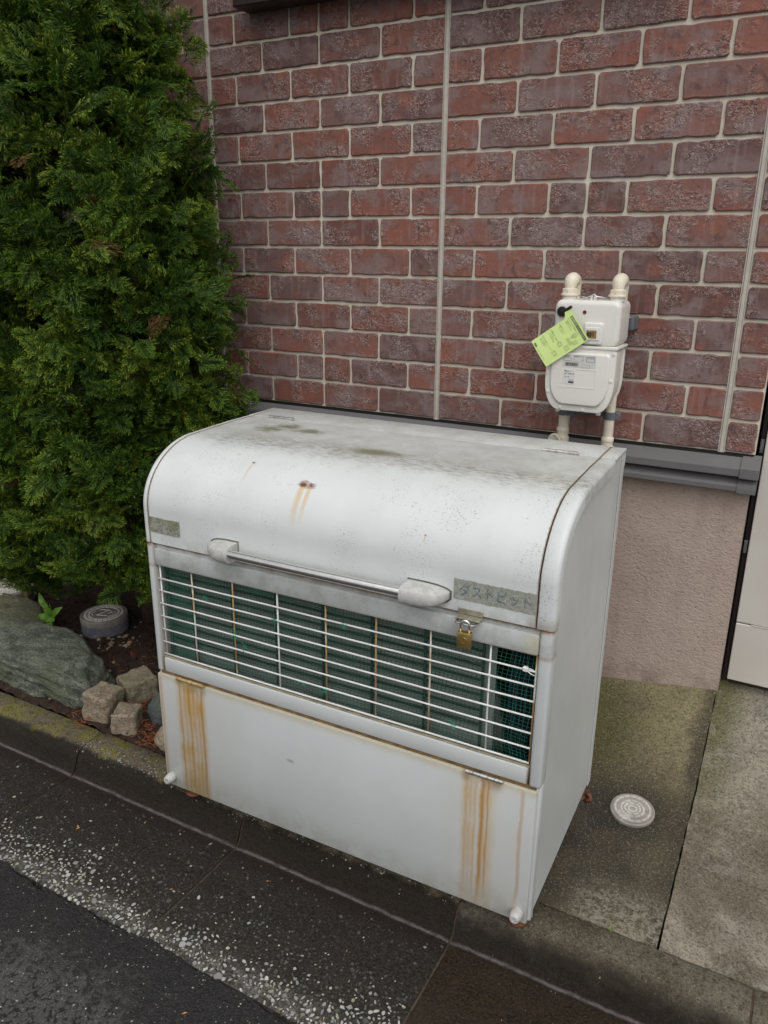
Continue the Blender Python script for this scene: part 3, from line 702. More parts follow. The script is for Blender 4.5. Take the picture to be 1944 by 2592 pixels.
# front frame rails
mb = MB(); mb.box(.0245, 1.0675, 0, .03, .6905, .7385, .004, 2); mb.box(.012, 1.085, .010, .04, .7386, .7525)
o = mb.build('top_rail', FRAMEP, bin_, auto=40)
mb = MB(); mb.box(.0245, 1.0675, 0, .03, .3725, .4165, .006, 2); mb.build('bottom_rail', FRAMEP, bin_, auto=40)
mb = MB(); mb.box(.0245, 1.0675, .004, .012, .4167, .4195); mb.build('rail_lip', plain('grimy_edge', srgb(150, 142, 120), .6), bin_)
# drop-front door
mb = MB(); mb.box(.0005, BWD-.0065, -.004, .012, -.002, .3635, .004, 2); door = mb.build('lower_door', DOORP, bin_, auto=40)
mb = MB(); mb.box(.01, BWD-.012, .004, .018, .3638, .3722); mb.build('rust_seam', plain('stained_seam', srgb(118, 94, 60), .8, 0, 40, .4), bin_)
def hinge(x0, x1, y, z, mat, parent, ax='x'):
    m_ = MB(); n_ = 5; w_ = (x1-x0)/n_
    for k in range(n_): 
        r_ = .0052 if k % 2 == 0 else .0046
        m_.tube([(x0+k*w_+.0006, y, z), (x0+(k+1)*w_-.0006, y, z)], r_, 12)
    m_.tube([(x0-.001, y, z), (x1+.003, y, z)], .0028, 8)
    return m_.build('hinge', mat, parent, auto=40)
hinge(.072, .166, -.005, .3665, plain('stained_hinge', srgb(186, 160, 112), .45, .5, 40, .3), door); hinge(.925, 1.012, -.005, .3655, DULL, door)
hinge(.077, .162, .4645, 1.0125, DULL, lid); hinge(.915, 1.004, .4645, 1.0125, DULL, lid)
# grille wires
gz = [.651, .615, .578, .5405, .5015, .4635, .4255]; gx = [.030, .137, .270, .407, .546, .683, .821, .962, 1.0635]
gr = empty('grille', (0, 0, 0)); gr.parent = bin_
for i, z in enumerate(gz):
    m_ = MB(); m_.tube([(.0255+.541*k*2/6*.96, .0075, z+R.uniform(-.0008, .0008)) for k in range(7)], .0023, 8); m_.build('wire', WIRE, gr, smooth=True)
for i, x in enumerate(gx):
    m_ = MB(); m_.tube([(x, .0122, .695), (x+R.uniform(-.001, .001), .0122, .55), (x, .0122, .4165)], .0023, 8)
    m_.build('upright_wire', WIRE if i in (3, 0, 7) else WIRER, gr, smooth=True)
# dark bars put in for the offset dark stripes behind the netting
br = empty('dark_stripes', (0, 0, 0)); br.parent = bin_
DKB = plain('stripe_dark', srgb(48, 58, 54), .7)
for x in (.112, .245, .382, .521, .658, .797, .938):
    m_ = MB(); m_.box(x-.003, x+.003, .036, .040, .40, .70); m_.build('stripe_bar', DKB, br)
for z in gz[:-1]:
    m_ = MB(); m_.box(.03, .94, .0405, .0435, z-.004, z+.0015); m_.build('stripe_bar', DKB, br)
mb = MB(); mb.box(.03, .965, .046, .050, .39, .72); mb.build('inner_sheet', INNER, bin_)
# handle
def bracket(xi, xo, gk=False):
    s_ = 1 if xo > xi else -1; L_ = abs(xo-xi); rings = []
    for k in range(11):
        t = k/10; w_ = (1-max(0, (t-.35)/.65)**2.2)**.5 if t < 1 else .16
        hz = .0222*(.22+.78*w_); dy = .046*w_+.004
        if gk: hz = hz*1.10+.0015; dy = .0015
        ring = []
        for q in range(20):
            a = math.pi*2*q/20; ca, sa = math.cos(a), math.sin(a)
            y = -dy*(abs(ca)**.55) if ca < 0 else 0.003
            ring.append((xi+s_*L_*t, y, .788-.006*w_+hz*math.copysign(abs(sa)**.55, sa)))
        rings.append(ring)
    m_ = MB(); m_.loft(rings); return m_
mb = MB(); mb.tube([(.29+.486*k/8, -.036, .786-.001*math.sin(k/8*3.14)) for k in range(9)], .0112, 20); han = mb.build('handle', STEEL, bin_, auto=40)
bracket(.305, .225).build('bracket', CAST, han, auto=50); bracket(.768, .868).build('bracket', CAST, han, auto=50)
GASK = plain('grimy_gasket', srgb(92, 88, 78), .8, 0, 60, .3)
bracket(.3065, .2215, True).build('gasket', GASK, han, auto=50); bracket(.7665, .8715, True).build('gasket', GASK, han, auto=50)
# hasp
mb = MB(); mb.box(.888, .945, -.022, .003, .7475, .7505, .0008); mb.box(.888, .945, -.0035, -.0005, .7510, .764, .001); mb.build('hasp', plain('hasp_metal', srgb(152, 148, 130), .5, .3, 40, .3), bin_)
mb = MB(); mb.tube([(.892, .004, .742), (.893, -.024, .741), (.898, -.028, .741), (.930, -.028, .740), (.936, -.024, .740), (.938, .004, .741)], .0022, 8); mb.build('staple', DULL, bin_, smooth=True)
# bumpers and feet
def bumper(x, z):
    M_ = Matrix.Rotation(math.radians(90), 4, 'X')
    m_ = MB(); m_.lathe([(.0135, 0), (.0145, .006), (.0140, .014), (.0118, .024), (.0095, .027), (.0045, .0272), (.0042, .022), (.0001, .022)], 20, (x, -.004, z), M_); return m_.build('rubber_bumper', CAST, bin_, auto=40)
bumper(.024, .030); bumper(1.068, .026)
for x, y, zb in ((1.055, .045, -.0405), (1.065, .54, -.027), (.06, .045, -.0405), (.06, .54, -.035)):
    m_ = MB(); m_.lathe([(.030, zb), (.031, zb+.004), (.026, zb+.009), (.010, zb+.013), (.008, .006)], 20, (x, y, 0)); m_.box(x-.02, x+.03, y-.012, y+.012, -.008, .003, .002)
    m_.build('foot', RUST, bin_, auto=40)
m_ = MB(); m_.tube([(BWD+.0, .545, -.012), (BWD+.012, .54, -.012), (BWD+.016, .535, -.022), (BWD+.004, .53, -.026)], .006, 8); m_.build('foot_lug', RUST, bin_, smooth=True)
# stickers
def mat_sticker(txt):
    m = Mat('worn_sticker', .7); p = m.obj; n1 = m.noise(p, 70, 5, .7, .8); n2 = m.noise(p, 26, 4, .6)
    c = m.mix(m.ss(n1, .35, .62), srgb(158, 160, 154), srgb(136, 138, 126) if txt else srgb(116, 118, 98))
    c = m.mix(m.mul(m.ss(n2, .45, .62), .7), c, srgb(112, 112, 78) if not txt else srgb(146, 148, 136))
    vv = m.vor(p, 95, 'DISTANCE_TO_EDGE'); c = m.mix(m.mul(m.ss(vv, .035, .0), .7), c, srgb(206, 206, 198))
    return m.fin(c, None, m.bump(n1, .3, .001))
def sticker(x0, x1, z0, z1, mat):
    m_ = MB(); n_ = 24; e = random.Random(int(x0*1000)); top = []; bot = []
    for k in range(n_+1):
        x = x0+(x1-x0)*k/n_; top.append((x, -.0012, z1+e.uniform(-.0012, .0012))); bot.append((x, -.0012, z0+e.uniform(-.0012, .0012)))
    m_.add(top+bot, [(k, k+1, n_+2+k, n_+1+k) for k in range(n_)]); return m_.build('sticker', mat, lid)
tag(sticker(.0205, .121, .7845, .8265, mat_sticker(False)), 'grimy rectangle left by a peeled sticker')
stk = tag(sticker(.876, 1.0565, .783, .8285, mat_sticker(True)), 'peeling grey sticker with faded lettering')
vs, fs = text_mesh('ダストピット', .031)
xw = max(v[0] for v in vs)
mb = MB(); mb.add([(.888+v[0]*.158/xw, -.0018, .7945+v[1]) for v in vs], fs)
LET = Mat('faded_letter', .7); nl = LET.noise(LET.obj, 80, 4, .7); LET = LET.fin(LET.mix(LET.ss(nl, .40, .60), srgb(76, 98, 110), srgb(124, 134, 136)))
mb.build('lettering', LET, stk)

# padlock hanging from the hasp
pk = empty('padlock', bin_.matrix_basis @ Vector((.917, -.03, .684)), BYAW+.12)
bpy.context.view_layer.update()
pk.location = bo + Matrix.Rotation(BYAW, 3, 'Z') @ Vector((.917, -.031, .689))
BRASS = plain('brass', srgb(186, 158, 96), .34, .85, 50, .18)
mb = MB(); mb.box(-.0155, .0155, -.007, .007, 0, .036, .002, 2); pb = mb.build('lock_body', BRASS, pk, auto=40)
mb = MB(); mb.tube([(.0065*math.cos(a), -.0072, .019+.0065*math.sin(a)) for a in np.linspace(0, 6.283, 25)], .0006, 6); mb.build('embossed_ring', BRASS, pb)
mb = MB(); mb.tube([(-.0095, 0, .030), (-.0095, 0, .050)]+[(-.0095*math.cos(a), 0, .050+.0115*math.sin(a)) for a in np.linspace(.2, 2.94, 10)]+[(.0095, 0, .050), (.0095, 0, .030)], .0026, 10); mb.build('shackle', STEEL, pk, smooth=True)
tag(pk, 'small brass padlock hanging from the hasp of the bin lid', 'padlock')

# green netting behind the grille
def net_mesh(x0, x1, z0, z1, y, sp, seed, name, mat, w_=.0009):
    r_ = np.random.default_rng(seed); vs = []; fs = []
    ph = r_.uniform(0, 6.28, 8)
    def disp(x, z):
        dx = .006*math.sin(z*17+ph[0]+x*2)+.003*math.sin(z*41+ph[1]+x*9)
        dz = .007*math.sin(x*5+ph[2])+.004*math.sin(x*14+ph[3]+z*8)
        dy = .005*math.sin(x*11+ph[4])*math.sin(z*9+ph[5])+.003*math.sin(x*33+z*21+ph[6])
        return (min(max(x+dx, .027), 1.066), y+dy, min(max(z+dz, .418), .722))
    nxs = int((x1-x0)/sp); nzs = int((z1-z0)/sp)
    for i in range(nxs+1):
        x = x0+i*sp+r_.normal(0, .0007); b = len(vs); pts = [disp(x, z0+(z1-z0)*k/24) for k in range(25)]
        for p in pts: vs += [(p[0]-w_/2, p[1], p[2]), (p[0]+w_/2, p[1], p[2])]
        fs += [(b+2*k, b+2*k+1, b+2*k+3, b+2*k+2) for k in range(24)]
    for j in range(nzs+1):
        z = z0+j*sp+r_.normal(0, .0007); b = len(vs); m_ = 90; pts = [disp(x0+(x1-x0)*k/m_, z) for k in range(m_+1)]
        for p in pts: vs += [(p[0], p[1]+.0003, p[2]-w_/2), (p[0], p[1]+.0003, p[2]+w_/2)]
        fs += [(b+2*k, b+2*k+1, b+2*k+3, b+2*k+2) for k in range(m_)]
    return vs, fs
NETG = plain('green_net', srgb(30, 100, 78), .5, 0, 30, .3); NETD = plain('dark_net', srgb(30, 40, 38), .6, 0, 30, .2)
ng = empty('green_net', bo + Matrix.Rotation(BYAW, 3, 'Z') @ Vector((0, 0, .41)), BYAW)
vs, fs = net_mesh(.028, 1.064, .41, .72, .021, .0096, 3, 'net', NETG, .0009); o = MB().add([(a, b, c-.41) for a, b, c in vs], fs).build('net_layer', NETG, ng); o['kind'] = 'stuff'
vs, fs = net_mesh(.028, .935, .41, .72, .031, .0102, 8, 'net', NETD, .0008); o = MB().add([(a, b, c-.41) for a, b, c in vs], fs).build('net_layer', NETD, ng); o['kind'] = 'stuff'
vs, fs = net_mesh(.03, .56, .672, .72, .0255, .0066, 12, 'net', NETG, .0013); o = MB().add([(a, b, c-.41) for a, b, c in vs], fs).build('net_fold', NETG, ng); o['kind'] = 'stuff'
vs, fs = net_mesh(.03, .115, .42, .72, .0265, .0088, 14, 'net', NETG, .0012); o = MB().add([(a, b, c-.41) for a, b, c in vs], fs).build('net_fold', NETG, ng); o['kind'] = 'stuff'
TWN = plain('twine', srgb(30, 150, 116), .5); rr_ = random.Random(4)
for (x, z) in ((.185, .628), (.275, .545), (.475, .462), (.545, .455), (.885, .470), (.30, .52), (.41, .612), (.60, .648)):
    m_ = MB()
    for k in range(7):
        a = rr_.uniform(0, 6.28); l_ = rr_.uniform(.006, .018)
        m_.tube([(x, .010, z-.41), (x+l_*.6*math.cos(a), .003, z-.41+l_*.6*math.sin(a)), (x+l_*math.cos(a+.4), .002, z-.41+l_*math.sin(a+.4))], .0007, 4)
    m_.build('tie_twine', TWN, ng)
tag(ng, 'green netting lining the inside of the bin grille', 'netting')
tie = empty('cable_tie', bo + Matrix.Rotation(BYAW, 3, 'Z') @ Vector((1.045, .0, .645)), BYAW)
m_ = MB(); m_.box(-.006, .005, -.008, .002, .008, .018, .0015); m_.build('tie_head', WIRE, tie)
m_ = MB(); m_.tube([(.002, -.003, .010), (.010, -.002, .004), (.018, .004, -.002), (.019, .016, -.004), (.010, .016, .004), (.0, .004, .012)], .0013, 6); m_.build('tie_strap', WIRE, tie, smooth=True)
tag(tie, 'white plastic cable tie at the upper right corner of the grille', 'cable tie')
# things inside the bin, right end
bag = empty('rubbish_bag', bo + Matrix.Rotation(BYAW, 3, 'Z') @ Vector((.93, .30, .011)), BYAW)
b = bmesh.new(); bmesh.ops.create_icosphere(b, subdivisions=4, radius=1)
for v in b.verts:
    d = v.co.normalized(); k = 1+.05*math.sin(d.x*9+d.z*5)+.06*math.sin(d.y*11-d.z*7)+.03*math.sin(d.x*23+d.y*17)
    v.co = Vector((d.x*.13*k, d.y*.20*k, .25+d.z*.25*k))
MB().bm(b).build('bag_skin', plain('black_plastic', srgb(18, 18, 20), .35, 0, 12, .2, .2), bag, smooth=True)
tag(bag, 'black plastic rubbish bag seen through the right end of the grille', 'bag')
vs = []; fs = []; n_ = 60
for k in range(n_+1):
    x = .972+.105*k/n_; y = .12+.02*math.sin(k*.9)+.01*math.sin(k*.37)
    vs += [(x-1.02, y-.12, 0), (x-1.02, y-.12, .66)]
fs = [(2*k, 2*k+2, 2*k+3, 2*k+1) for k in range(n_)]
bs = MB().add(vs, fs).build('folded_sheet', plain('blue_sheet', srgb(74, 96, 108), .4, 0, 20, .4)); bs.location = bo + Matrix.Rotation(BYAW, 3, 'Z') @ Vector((1.02, .12, .011)); bs.rotation_euler.z = BYAW
tag(bs, 'pleated dark blue plastic sheet standing in the right end of the bin', 'plastic sheet')

# ------------------------------------------------------------------ gas meter on the wall
METP = plain('meter_enamel', srgb(226, 224, 217), .2, 0, 5, .03)
PIPEP = plain('cream_pipe', srgb(224, 215, 196), .45, 0, 40, .08, .08)
GREYP = plain('grey_bracket', srgb(104, 110, 116), .5, 0, 20, .15)
mt = empty('gas_meter', V(1.442, -.14, .112)); MO = V(1.442, -.14, .112)
def mbuild(m_, name, mat, parent=mt, **k): return m_.build(name, mat, parent, off=MO, **k)
def plate(outline, y0, y1, r_=.006, n=4, flat_back=True):     # outline (x,z) extruded y1(back) -> y0(front) with rounded front edge
    cx = sum(p[0] for p in outline)/len(outline); cz = sum(p[1] for p in outline)/len(outline)
    def inset(d):
        out = []; N_ = len(outline)
        for i in range(N_):
            a = outline[i-1]; b = outline[(i+1) % N_]; t = (b[0]-a[0], b[1]-a[1]); L_ = math.hypot(*t) or 1
            out.append((outline[i][0]-t[1]/L_*d, outline[i][1]+t[0]/L_*d))
        return out
    rings = [[(x, y1, z+ZS) for x, z in outline]]
    for k in range(n+1):
        a = math.pi/2*k/n; ins = inset(r_*(1-math.cos(a))); rings.append([(x, y0+r_*(1-math.sin(a)), z+ZS) for x, z in ins])
    return MB().loft(rings)
def shield(x0, x1, zt, zm, zb, b0, b1, rt_=.012):
    o = []
    for k in range(5): a = math.radians(90*k/4); o.append((x1-rt_+rt_*math.cos(a), zt-rt_+rt_*math.sin(a)))
    for k in range(5): a = math.radians(90+90*k/4); o.append((x0+rt_+rt_*math.cos(a), zt-rt_+rt_*math.sin(a)))
    for k in range(9):
        t = k/8; a = math.radians(90*t); o.append((x0+(b0-x0)*(1-math.cos(a)), zm-(zm-zb)*math.sin(a)))
    for k in range(9):
        t = k/8; a = math.radians(90*(1-t)); o.append((x1-(x1-b1)*(1-math.cos(a)), zm-(zm-zb)*math.sin(a)))
    return o
# the outlines run counter-clockwise seen from the front
lower = shield(1.342, 1.535, .290, .196, .114, 1.388, 1.498)
mbuild(plate(lower, -.1985, -.148, .004), 'lower_cover', METP, auto=35)
lowf = mbuild(plate(shield(1.340, 1.537, .292, .196, .112, 1.386, 1.496), -.2000, -.190, .002), 'cover_flange', METP, auto=35)
mbuild(plate(shield(1.344, 1.534, .288, .198, .118, 1.390, 1.496), -.085+.0, -.075, .003).add(*(lambda q: (q.v, q.f))(plate(shield(1.348, 1.530, .286, .2, .122, 1.392, 1.492), -.1475, -.086, .004))), 'rear_casing', METP, auto=35)
mbuild(plate(shield(1.356, 1.522, .279, .196, .130, 1.400, 1.486), -.2090, -.1995, .006, 5), 'raised_face', METP, auto=35)
up_o = rrect(1.352, 1.536, .297, .421, .020, 6)
upb = mbuild(plate(up_o, -.196, -.080, .014, 5), 'upper_casing', METP, auto=35)
mbuild(plate(rrect(1.3485, 1.5390, .2900, .2985, .003, 3), -.2035, -.074, .002), 'joint_band', METP, auto=35)
wn_ = mbuild(plate(rrect(1.440, 1.494, .303, .362, .008, 4), -.205, -.1955, .004), 'counter_housing', METP, auto=35)
mbuild(plate(rrect(1.446, 1.486, .315, .350, .003, 3), -.2078, -.2045, .0015), 'counter_bezel', METP, wn_, auto=35)
mbuild(MB().box(1.450, 1.478, -.2086, -.2079, .320+ZS, .342+ZS), 'counter_window', plain('olive_window', srgb(128, 122, 84), .2), wn_)
for k, x in enumerate((1.452, 1.459, 1.4665)): mbuild(MB().box(x, x+.0055, -.2092, -.2087, .325+ZS, .337+ZS), 'counter_wheel', plain('counter_digit', srgb(44, 34, 22) if k != 2 else srgb(120, 60, 30), .4), wn_)
mbuild(MB().lathe([(.0052, 0), (.0052, .0015), (.003, .0016), (.0028, -.001), (.0001, -.001)], 14, (1.4375, -.1962, .389+ZS), Matrix.Rotation(math.radians(90), 4, 'X')), 'vent_hole', plain('vent_hole', srgb(110, 60, 44), .6), upb, auto=40)
def screw(x, z, y): 
    m_ = MB(); m_.lathe([(.0048, 0), (.0044, .0022), (.0024, .0030), (.0022, .0018), (.0001, .0018)], 12, (x, y, z+ZS), Matrix.Rotation(math.radians(90), 4, 'X')); return mbuild(m_, 'screw', METP, lowf, auto=40)
for x, z in ((1.3455, .216), (1.3515, .163), (1.390, .121), (1.455, .1185), (1.501, .139), (1.5285, .205), (1.5285, .279), (1.3465, .279)): screw(x, z, -.2000)
for x in (1.378, 1.496): mbuild(MB().box(x-.004, x+.008, -.19, -.176, .104+ZS, .118+ZS, .002), 'lug', METP)
# labels
LBL = plain('label_white', srgb(214, 214, 212), .5, 0, 5, .02); INK = plain('ink', srgb(70, 72, 76), .6); INKL = plain('ink_light', srgb(128, 130, 132), .6)
yl = -.2097
lb = mbuild(MB().box(1.390, 1.484, yl, yl+.0004, .238+ZS, .274+ZS), 'rating_label', plain('label_grey', srgb(206, 206, 200), .4, 0, 5, .02))
ink = MB(); il = MB(); yi = yl-.0004
def frame(m_, x0, x1, z0, z1, t=.0007):
    for a in ((x0, x1, z0, z0+t), (x0, x1, z1-t, z1), (x0, x0+t, z0+t, z1-t), (x1-t, x1, z0+t, z1-t)): m_.box(a[0], a[1], yi, yi+.0003, a[2]+ZS, a[3]+ZS)
frame(ink, 1.393, 1.415, .2555, .264); frame(ink, 1.457, 1.481, .2555, .265); frame(il, 1.421, 1.450, .2545, .271, .0004); frame(il, 1.444, 1.468, .239, .247, .0003)
def put_text(m_, s, size, x, z, y=None, th=0.0, o=None):
    vs, fs = text_mesh(s, size)
    ca, sa = math.cos(th), math.sin(th)
    m_.add([(x+v[0]*ca-v[1]*sa, (yi if y is None else y), z+v[0]*sa+v[1]*ca+ZS) for v in vs], fs)
put_text(ink, '電話番号', .0042, 1.3945, .2668); put_text(ink, '遮断弁コード', .0042, 1.422, .2668); put_text(ink, '通信先電話番号', .0036, 1.4565, .2668); put_text(ink, '八', .004, 1.4225, .2585); put_text(ink, '■', .003, 1.4455, .2585)
rbc = random.Random(2); x = 1.398
while x < 1.436: w_ = rbc.choice((.0004, .0008, .0012)); ink.box(x, x+w_, yi, yi+.0003, .2415+ZS, .2515+ZS); x += w_+rbc.choice((.0004, .0008))
mbuild(ink, 'print', INK, lb); mbuild(il, 'print', INKL, lb)
l2 = mbuild(MB().box(1.3955, 1.4275, yl, yl+.0004, .1905+ZS, .2305+ZS), 'inspection_label', LBL)
ink = MB(); put_text(ink, '▼N6  6', .0062, 1.397, .2245); put_text(ink, '45F 36E ED', .0062, 1.397, .2175); put_text(ink, '木  90  ー', .0055, 1.399, .2085); put_text(ink, '22718', .0055, 1.411, .2000)
ink.box(1.411, 1.4265, yi, yi+.0003, .1935+ZS, .1985+ZS); mbuild(ink, 'print', INK, l2)
rec = MB()
x0, x1, z0, z1 = 1.385, 1.487, .181, .2335
for a in ((x0, x1, z0, z0+.0012), (x1-.0012, x1, z0, z1), (1.430, x1, z1-.0012, z1)): rec.box(a[0], a[1], -.2100, -.2085, a[2]+ZS, a[3]+ZS)
mbuild(rec, 'embossed_frame', METP)
# top elbows and nuts; pipes folding behind, and the pipes below
def elbow(px):
    pth = [(px, -.150, .435+ZS), (px, -.150, .452+ZS)]
    for k in range(1, 9):
        a = math.radians(180*k/8); pth.append((px, -.150+.026*(1-math.cos(a)), .456+.017*math.sin(a)+ZS))
    pth += [(px, -.098, .44+ZS), (px, -.098, .39+ZS)]
    m_ = MB(); m_.tube(pth, [.0148, .0152]+[.0188, .0202, .0202, .0198, .0190, .0180, .0175, .0170]+[.0160]*2, 18); pe = mbuild(m_, 'inlet_pipe', PIPEP, auto=60)
    m_ = MB(); m_.lathe([(.0225, 0), (.0225, .014), (.0175, .016)], 8, (px, -.150, .434+ZS)); m_.lathe([(.0252, -.004), (.0258, -.001), (.0245, .002)], 24, (px, -.150, .434+ZS)); mbuild(m_, 'union_nut', PIPEP, pe, auto=40)
    m_ = MB(); m_.lathe([(.0205, 0), (.0200, .012)], 20, (px, -.150, .4185+ZS)); mbuild(m_, 'spigot', METP, pe, auto=40)
elbow(1.379); elbow(1.513)
m_ = MB(); m_.tube([(1.405, -.15, .430+ZS), (1.43, -.165, .427+ZS), (1.446, -.168, .432+ZS), (1.452, -.165, .437+ZS), (1.458, -.168, .430+ZS), (1.49, -.155, .427+ZS)], .0016, 6); mbuild(m_, 'seal_wire', STEEL, smooth=True)
m_ = MB(); m_.box(1.4405, 1.4475, -.165, -.150, .418+ZS, .433+ZS, .003, 2); m_.box(1.4505, 1.4575, -.165, -.150, .418+ZS, .434+ZS, .003, 2); mbuild(m_, 'seal_lug', METP, auto=40)
def lowpipe(px, zt, knee):
    yp = -.085
    m_ = MB(); m_.tube([(px, yp, zt+ZS), (px, yp, .0+ZS), (px, yp, -.10+ZS), (px, yp+.02, -.125+ZS), (px, .0, -.125+ZS)], .0150, 16); pp = mbuild(m_, 'supply_pipe', PIPEP, auto=60)
    m_ = MB(); m_.lathe([(.0152, 0), (.0200, .001), (.0200, .030), (.0165, .034), (.0165, .046), (.0185, .047), (.0185, .056), (.0155, .060)], 18, (px, yp, knee+ZS)); mbuild(m_, 'pipe_coupling', PIPEP, pp, auto=40)
    m_ = MB(); m_.lathe([(.0162, 0), (.0178, .0005), (.0178, .022), (.0162, .0225)], 20, (px, yp, .077+ZS)); m_.box(px+.012, px+.030, yp-.006, yp+.010, .077+ZS, .0995+ZS, .002); mbuild(m_, 'pipe_clamp', GREYP, pp, auto=40)
    return pp
p1 = lowpipe(1.373, .125, -.02); p2 = lowpipe(1.510, .16, -.035)
m_ = MB(); m_.lathe([(.020, 0), (.022, .003), (.022, .012), (.018, .014), (.016, .0125), (.0001, .0125)], 22, (1.360, -.102, .0+ZS), Matrix.Rotation(math.radians(90), 4, 'X') @ Matrix.Rotation(math.radians(-18), 4, 'Y')); m_.tube([(1.362, -.085, -.002+ZS), (1.360, -.104, ZS)], .012, 12); mbuild(m_, 'test_plug', PIPEP, p1, auto=40)
m_ = MB(); m_.box(1.385, 1.499, -.078, -.060, .082+ZS, .094+ZS, .002); mbuild(m_, 'mounting_bracket', GREYP); m_ = MB(); m_.box(1.535, 1.548, -.07, -.004, .335+ZS, .372+ZS, .002); mbuild(m_, 'mounting_bracket', GREYP)
tag(mt, 'white enamel gas meter with two cream elbow pipes on the brick wall', 'gas meter')

# green paper tag with black seal
TAG = plain('lime_card', srgb(212, 234, 150), .55, 0, 8, .03)
tD = Vector((1.410, .386)); tC = Vector((1.460, .3175)); tA = Vector((1.2935, .3125))
u = (tC-tD).normalized(); wv_ = Vector((u.y, -u.x)); wv_ = -wv_ if (tA-tD).dot(wv_) < 0 else wv_
TW, TH = (tC-tD).length, (tA-tD).dot(wv_)+.002
tg = empty('paper_tag', V(1.375, -.2135, .245)); TO = V(1.375, -.2135, .245)
def tp(a, b, y=-.2135): # a along reading direction, b down the card; slight curl
    q = tD+u*a+wv_*b; return (q.x, y-.006*(b/TH)**2*math.sin(a/TW*2.4)-.004*(b/TH), q.y+ZS)
NB, NA = 10, 8
def card(a0, a1, b0, b1, dy, name, mat, parent, t=.0006):
    m_ = MB(); vs = []; fs = []
    for lay in (0, t):
        for j in range(NB+1):
            for i in range(NA+1): x_, y_, z_ = tp(a0+(a1-a0)*i/NA, b0+(b1-b0)*j/NB); vs.append((x_, y_+dy+lay, z_))
    nn = (NA+1)*(NB+1)
    for j in range(NB):
        for i in range(NA):
            a = j*(NA+1)+i; fs.append((a, a+1, a+NA+2, a+NA+1)); fs.append((nn+a, nn+a+NA+1, nn+a+NA+2, nn+a+1))
    bd = list(range(NA+1))+[j*(NA+1)+NA for j in range(1, NB+1)]+[NB*(NA+1)+i for i in range(NA-1, -1, -1)]+[j*(NA+1) for j in range(NB-1, 0, -1)]
    for i in range(len(bd)): a, b = bd[i], bd[(i+1) % len(bd)]; fs.append((a, nn+a, nn+b, b))
    m_.add(vs, fs); return m_.build(name, mat, parent, off=TO)
cd_ = card(0, TW, .0, TH, 0, 'card', TAG, tg)
m_ = MB(); ear = [(.0, .0), (-.012, -.002), (-.022, .004), (-.018, .016), (-.004, .024), (.0, .03)]
m_.loft([[tp(a, b, -.2135) for a, b in ear], [tp(a, b, -.2129) for a, b in ear]]); m_.build('card_ear', TAG, tg, off=TO)
GREYINK = plain('tag_band', srgb(112, 122, 96), .6); DINK = plain('tag_ink', srgb(98, 116, 72), .6)
card(.004, TW-.003, .004, .0125, -.0008, 'header_band', GREYINK, cd_, .0004)
card(.010, .022, TH-.009, TH-.0035, -.0008, 'footer_band', GREYINK, cd_, .0004)
def ttext(m_, s, size, a, b, dy=-.0010):
    vs, fs = text_mesh(s, size); m_.add([(lambda q: (q[0], q[1]+dy, q[2]))(tp(a+v[0], b-v[1])) for v in vs], fs)
m_ = MB(); ttext(m_, '復帰方法', .0070, .006, .0110, -.0014); ttext(m_, 'マイコンメーターの', .0038, .037, .0100, -.0014); m_.build('print', TAG, cd_, off=TO)
m_ = MB(); 
for k, (s1, s2, s3) in enumerate((('① すべてのガス器具を止める', '器具栓を閉め', '運転スイッチを切る'), ('② 復帰ボタンの', 'キャップを外す', ''), ('③ 復帰ボタンを奥まで', 'しっかり押して', 'ランプの点灯を確認'), ('④ 約三分間待ってください', '赤ランプの点滅が', '消えれば使えます'))):
    b = .0195+k*.0255*TH/.125
    ttext(m_, s1, .0042, .003, b); ttext(m_, s2, .0034, .008, b+.0055); ttext(m_, s3, .0034, .008, b+.0102)
def tframe(a0, a1, b0, b1, t=.0005):
    for q in ((a0, a1, b0, b0+t), (a0, a1, b1-t, b1), (a0, a0+t, b0, b1), (a1-t, a1, b0, b1)):
        m_.add([(lambda r_: (r_[0], r_[1]-.001, r_[2]))(tp(*w_)) for w_ in ((q[0], q[2]), (q[1], q[2]), (q[1], q[3]), (q[0], q[3]))], [(0, 1, 2, 3)])
for a0, b0, w_, h_ in ((.048, .022, .012, .010), (.050, .044, .020, .009), (.066, .030, .010, .014), (.046, .068, .012, .012), (.064, .058, .014, .012), (.058, .094, .014, .012), (.050, .030, .007, .008)):
    if b0+h_ < TH: tframe(a0, a0+w_, b0, b0+h_); tframe(a0+.002, a0+w_-.002, b0+.003, b0+h_-.003)
ttext(m_, 'ガス会社へご連絡ください', .0034, .026, TH-.0045); m_.build('print', DINK, cd_, off=TO)
BLK = plain('black_rubber', srgb(22, 22, 24), .35)
m_ = MB(); M_ = Matrix.Rotation(math.radians(90), 4, 'X'); cen = V(1.3745, -.196, .3885)
m_.lathe([(.0125, 0), (.0125, .008), (.010, .012), (.0001, .0125)], 18, cen, M_)
for k in range(18):
    a = 6.283*k/18; m_.tube([cen+Vector((.0128*math.cos(a), -.001, .0128*math.sin(a))), cen+Vector((.0128*math.cos(a), -.008, .0128*math.sin(a)))], .0016, 6)
m_.tube([cen+Vector((.004, -.012, .001)), cen+Vector((.016, -.016, .006)), cen+Vector((.030, -.018, .015))], [.008, .0045, .0045], 10)
m_.build('seal_cap', BLK, tg, off=TO, auto=40)
tag(tg, 'lime green instruction card with black cap hanging askew on the gas meter', 'tag')

